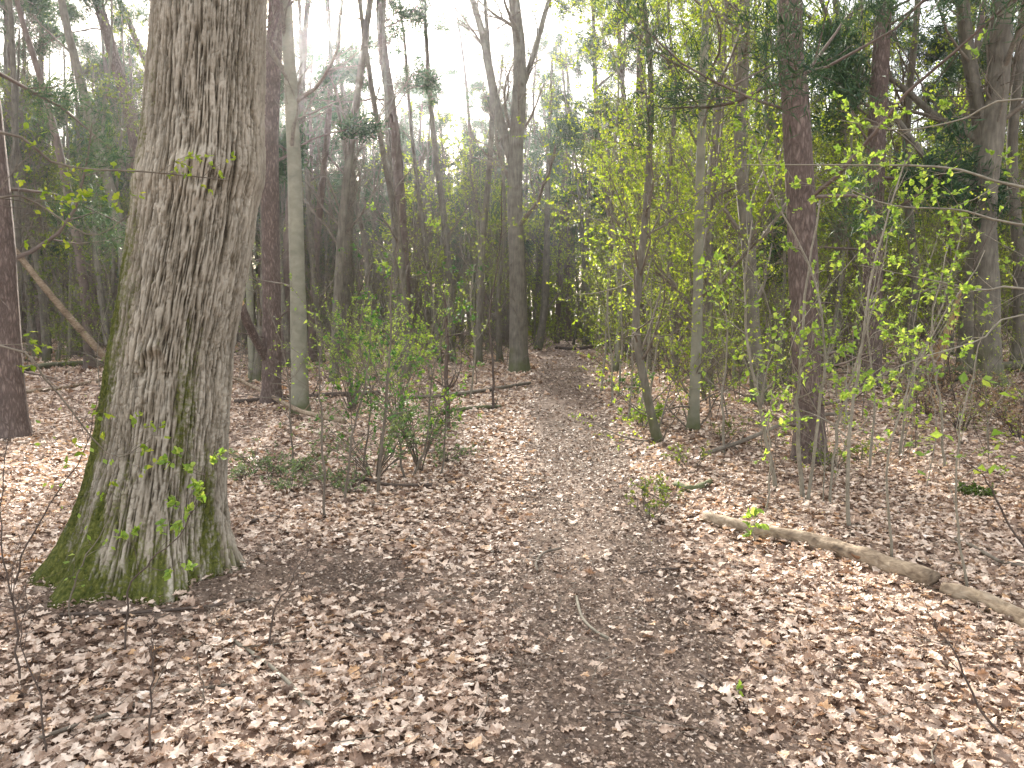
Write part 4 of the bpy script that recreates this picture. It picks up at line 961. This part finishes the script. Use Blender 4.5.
log('fallen_branch', [(530, 386), (495, 392), (455, 398), (400, 402)], 3.5, 'fallen branch lying toward the left verge of the path', 'twig', stubs=8, cat='branch', lift=.05, seed=11)
log('fallen_branch', [(440, 415), (470, 411), (500, 409)], 4, 'dark fallen bough on the litter between dead stem and verge', 'oakish', stubs=5, cat='branch', lift=.02, seed=12)
log('fallen_log', [(15, 374), (60, 368), (115, 366)], 6, 'dark fallen log in the gap behind the red pine at left', 'oakish', cat='log', lift=.05, seed=13)
log('fallen_log', [(20, 394), (70, 388), (118, 378)], 4, 'thin pale fallen trunk in the leaves left of the oak', 'log', cat='log', lift=.0, seed=14)
log('fallen_branch', [(232, 383), (262, 398), (300, 420), (345, 432)], 4, 'thin fallen branch across the foot of the beech', 'log', stubs=7, cat='branch', lift=.12, seed=15)
log('fallen_branch', [(235, 405), (290, 400), (380, 395)], 5, 'dark branch on the ground behind the beech', 'twig_dark', stubs=7, cat='branch', lift=.02, seed=16)
log('fallen_log', [(556, 349), (577, 350), (603, 347)], 3, 'dark log lying across the far end of the path', 'twig_dark', cat='log', stubs=6, rough=.35, lift=.02, seed=17)
log('fallen_log', [(910, 384), (950, 380), (1040, 372)], 9, 'rotten log lying behind the foot of the pair of oaks', 'oakish', cat='log', lift=.12, seed=18)
log('fallen_log', [(895, 396), (930, 389), (965, 381)], 6, 'dark branch heaped against the left oak stem', 'oakish', cat='log', lift=.05, seed=19)
log('fallen_branch', [(345, 487), (365, 484), (390, 490), (432, 490)], 3.2, 'dark curved branch on the ground before the left thicket', 'twig_dark', cat='branch', lift=.04, seed=20, stubs=8)
log('fallen_stick', [(576, 601), (582, 622), (595, 636), (609, 644)], 3.2, 'curved pale stick lying on the middle of the path', 'twig_pale', cat='stick', sides=7, lift=.022, seed=21)
log('fallen_stick', [(561, 552), (545, 556), (536, 567), (538, 576)], 2.6, 'hooked grey stick on the left half of the path', 'twig', cat='stick', sides=7, lift=.022, seed=22)
log('fallen_stick', [(232, 645), (262, 665), (290, 690), (322, 722)], 4, 'pale grey stick slanting through the bottom left leaves', 'twig_pale', cat='stick', sides=7, lift=.022, seed=23)
log('fallen_stick', [(245, 527), (262, 523), (280, 521)], 4, 'dark stick beside the oak on the pale leaves', 'twig_dark', cat='stick', sides=7, lift=.022, seed=24)
log('fallen_stick', [(60, 620), (130, 618), (200, 612), (262, 603)], 3.2, 'long dark stick lying along the foot of the oak', 'twig_dark', cat='stick', sides=7, lift=.022, seed=25)
log('fallen_stick', [(640, 577), (665, 573), (700, 573)], 2.4, 'straight dark twig across the right part of the path', 'twig_dark', cat='stick', sides=7, lift=.022, seed=26)
log('fallen_stick', [(700, 680), (712, 688), (724, 696)], 3.2, 'short dark stick near the bottom right of the path', 'twig_dark', cat='stick', sides=7, lift=.022, seed=27)
log('fallen_stick', [(955, 543), (975, 552), (1000, 566), (1030, 572)], 4, 'brown stick in the leaves above the far right log piece', 'twig', cat='stick', sides=7, lift=.022, seed=28)
log('fallen_stick', [(40, 745), (110, 720), (170, 700), (235, 690)], 4, 'long grey stick in the bottom left corner leaves', 'twig', cat='stick', sides=7, lift=.022, seed=29, stubs=5)
log('fallen_stick', [(395, 687), (405, 680), (413, 672)], 3, 'short dark twig left of the path near the bottom', 'twig_dark', cat='stick', sides=7, lift=.022, seed=30)
log('fallen_stick', [(345, 625), (360, 632), (378, 642)], 4, 'dark knobbly stick below the bare soil by the oak', 'twig_dark', cat='stick', sides=7, lift=.022, seed=31)
log('fallen_stick', [(590, 716), (612, 718), (640, 716)], 2, 'faint dark twig at the bottom of the path', 'twig_dark', cat='stick', sides=7, lift=.022, seed=32)
# leaning dead wood
def leaning(name, a, b, w0, w1, label, mat, seed, broken=True):
    P = catmull([a, (a+b)/2 + np.array([0, 0, -.06]), b], 14); Ym = (a[1]+b[1])/2
    root = thing(name, a, label, 'dead wood')
    tb = Tubes(); tb.batch(P, np.linspace(w0, w1, 14)*Ym/F/2, 10, cap=True, rough=.25, seed=seed); tb.build('stem', M[mat], root, a)
    if broken:
        rg = np.random.default_rng(seed); d = P[-1]-P[-2]; d /= np.linalg.norm(d); r = w1*Ym/F/2
        t2 = Tubes()
        for k in range(6):
            o_ = rg.normal(size=3)*r*.45; t2.batch(np.stack([P[-2]+o_, P[-1]+o_+d*r*(1+2*rg.random()), P[-1]+o_+d*r*(3+2*rg.random())]), np.array([r*.5, r*.4, r*.05]), 4)
        t2.build('splintered_end', M['broken'], root, a)
    return root
ga = GP(114, 382); leaning('leaning_dead_trunk', ga+np.array([0, 0, .35]), AT(-8, 222, ga[1]-1.5), 7.5, 5, 'brown dead trunk leaning up to the left behind the oak', 'log', 41, False)
ga = GP(271, 404); leaning('snapped_branch', AT(268, 362, ga[1]), AT(241, 305, ga[1]-.7), 9, 8, 'snapped reddish branch with a splintered end beside the oak', 'pine', 42)
ga = GP(935, 372); leaning('snapped_branch', ga+np.array([0, 0, .25]), AT(969, 278, ga[1]), 8, 9, 'snapped orange-brown trunk propped against the pair of oaks', 'broken', 43)
# ------------------------------------------------------------------ air
hz = bpy.data.meshes.new('haze')
x0, x1, y0, y1, z0, z1 = -153, 153, -149, 158, float(ZZ.min())-1, 26
hz.from_pydata([(x0,y0,z0),(x1,y0,z0),(x1,y1,z0),(x0,y1,z0),(x0,y0,z1),(x1,y0,z1),(x1,y1,z1),(x0,y1,z1)], [], [(0,3,2,1),(4,5,6,7),(0,1,5,4),(1,2,6,5),(2,3,7,6),(3,0,4,7)])
hm, hn, hN, hL = new_mat('haze'); pv = hN('ShaderNodeVolumePrincipled'); pv.inputs['Color'].default_value = (.88, .92, 1, 1)
pv.inputs['Density'].default_value = .0007; pv.inputs['Anisotropy'].default_value = .88
ho_ = hN('ShaderNodeOutputMaterial'); hL(pv.outputs[0], ho_.inputs['Volume']); hz.materials.append(hm)
tag(link('haze', hz), 'thin bluish haze in the backlit air', 'haze', kind='stuff')
print('objects', len(bpy.data.objects))
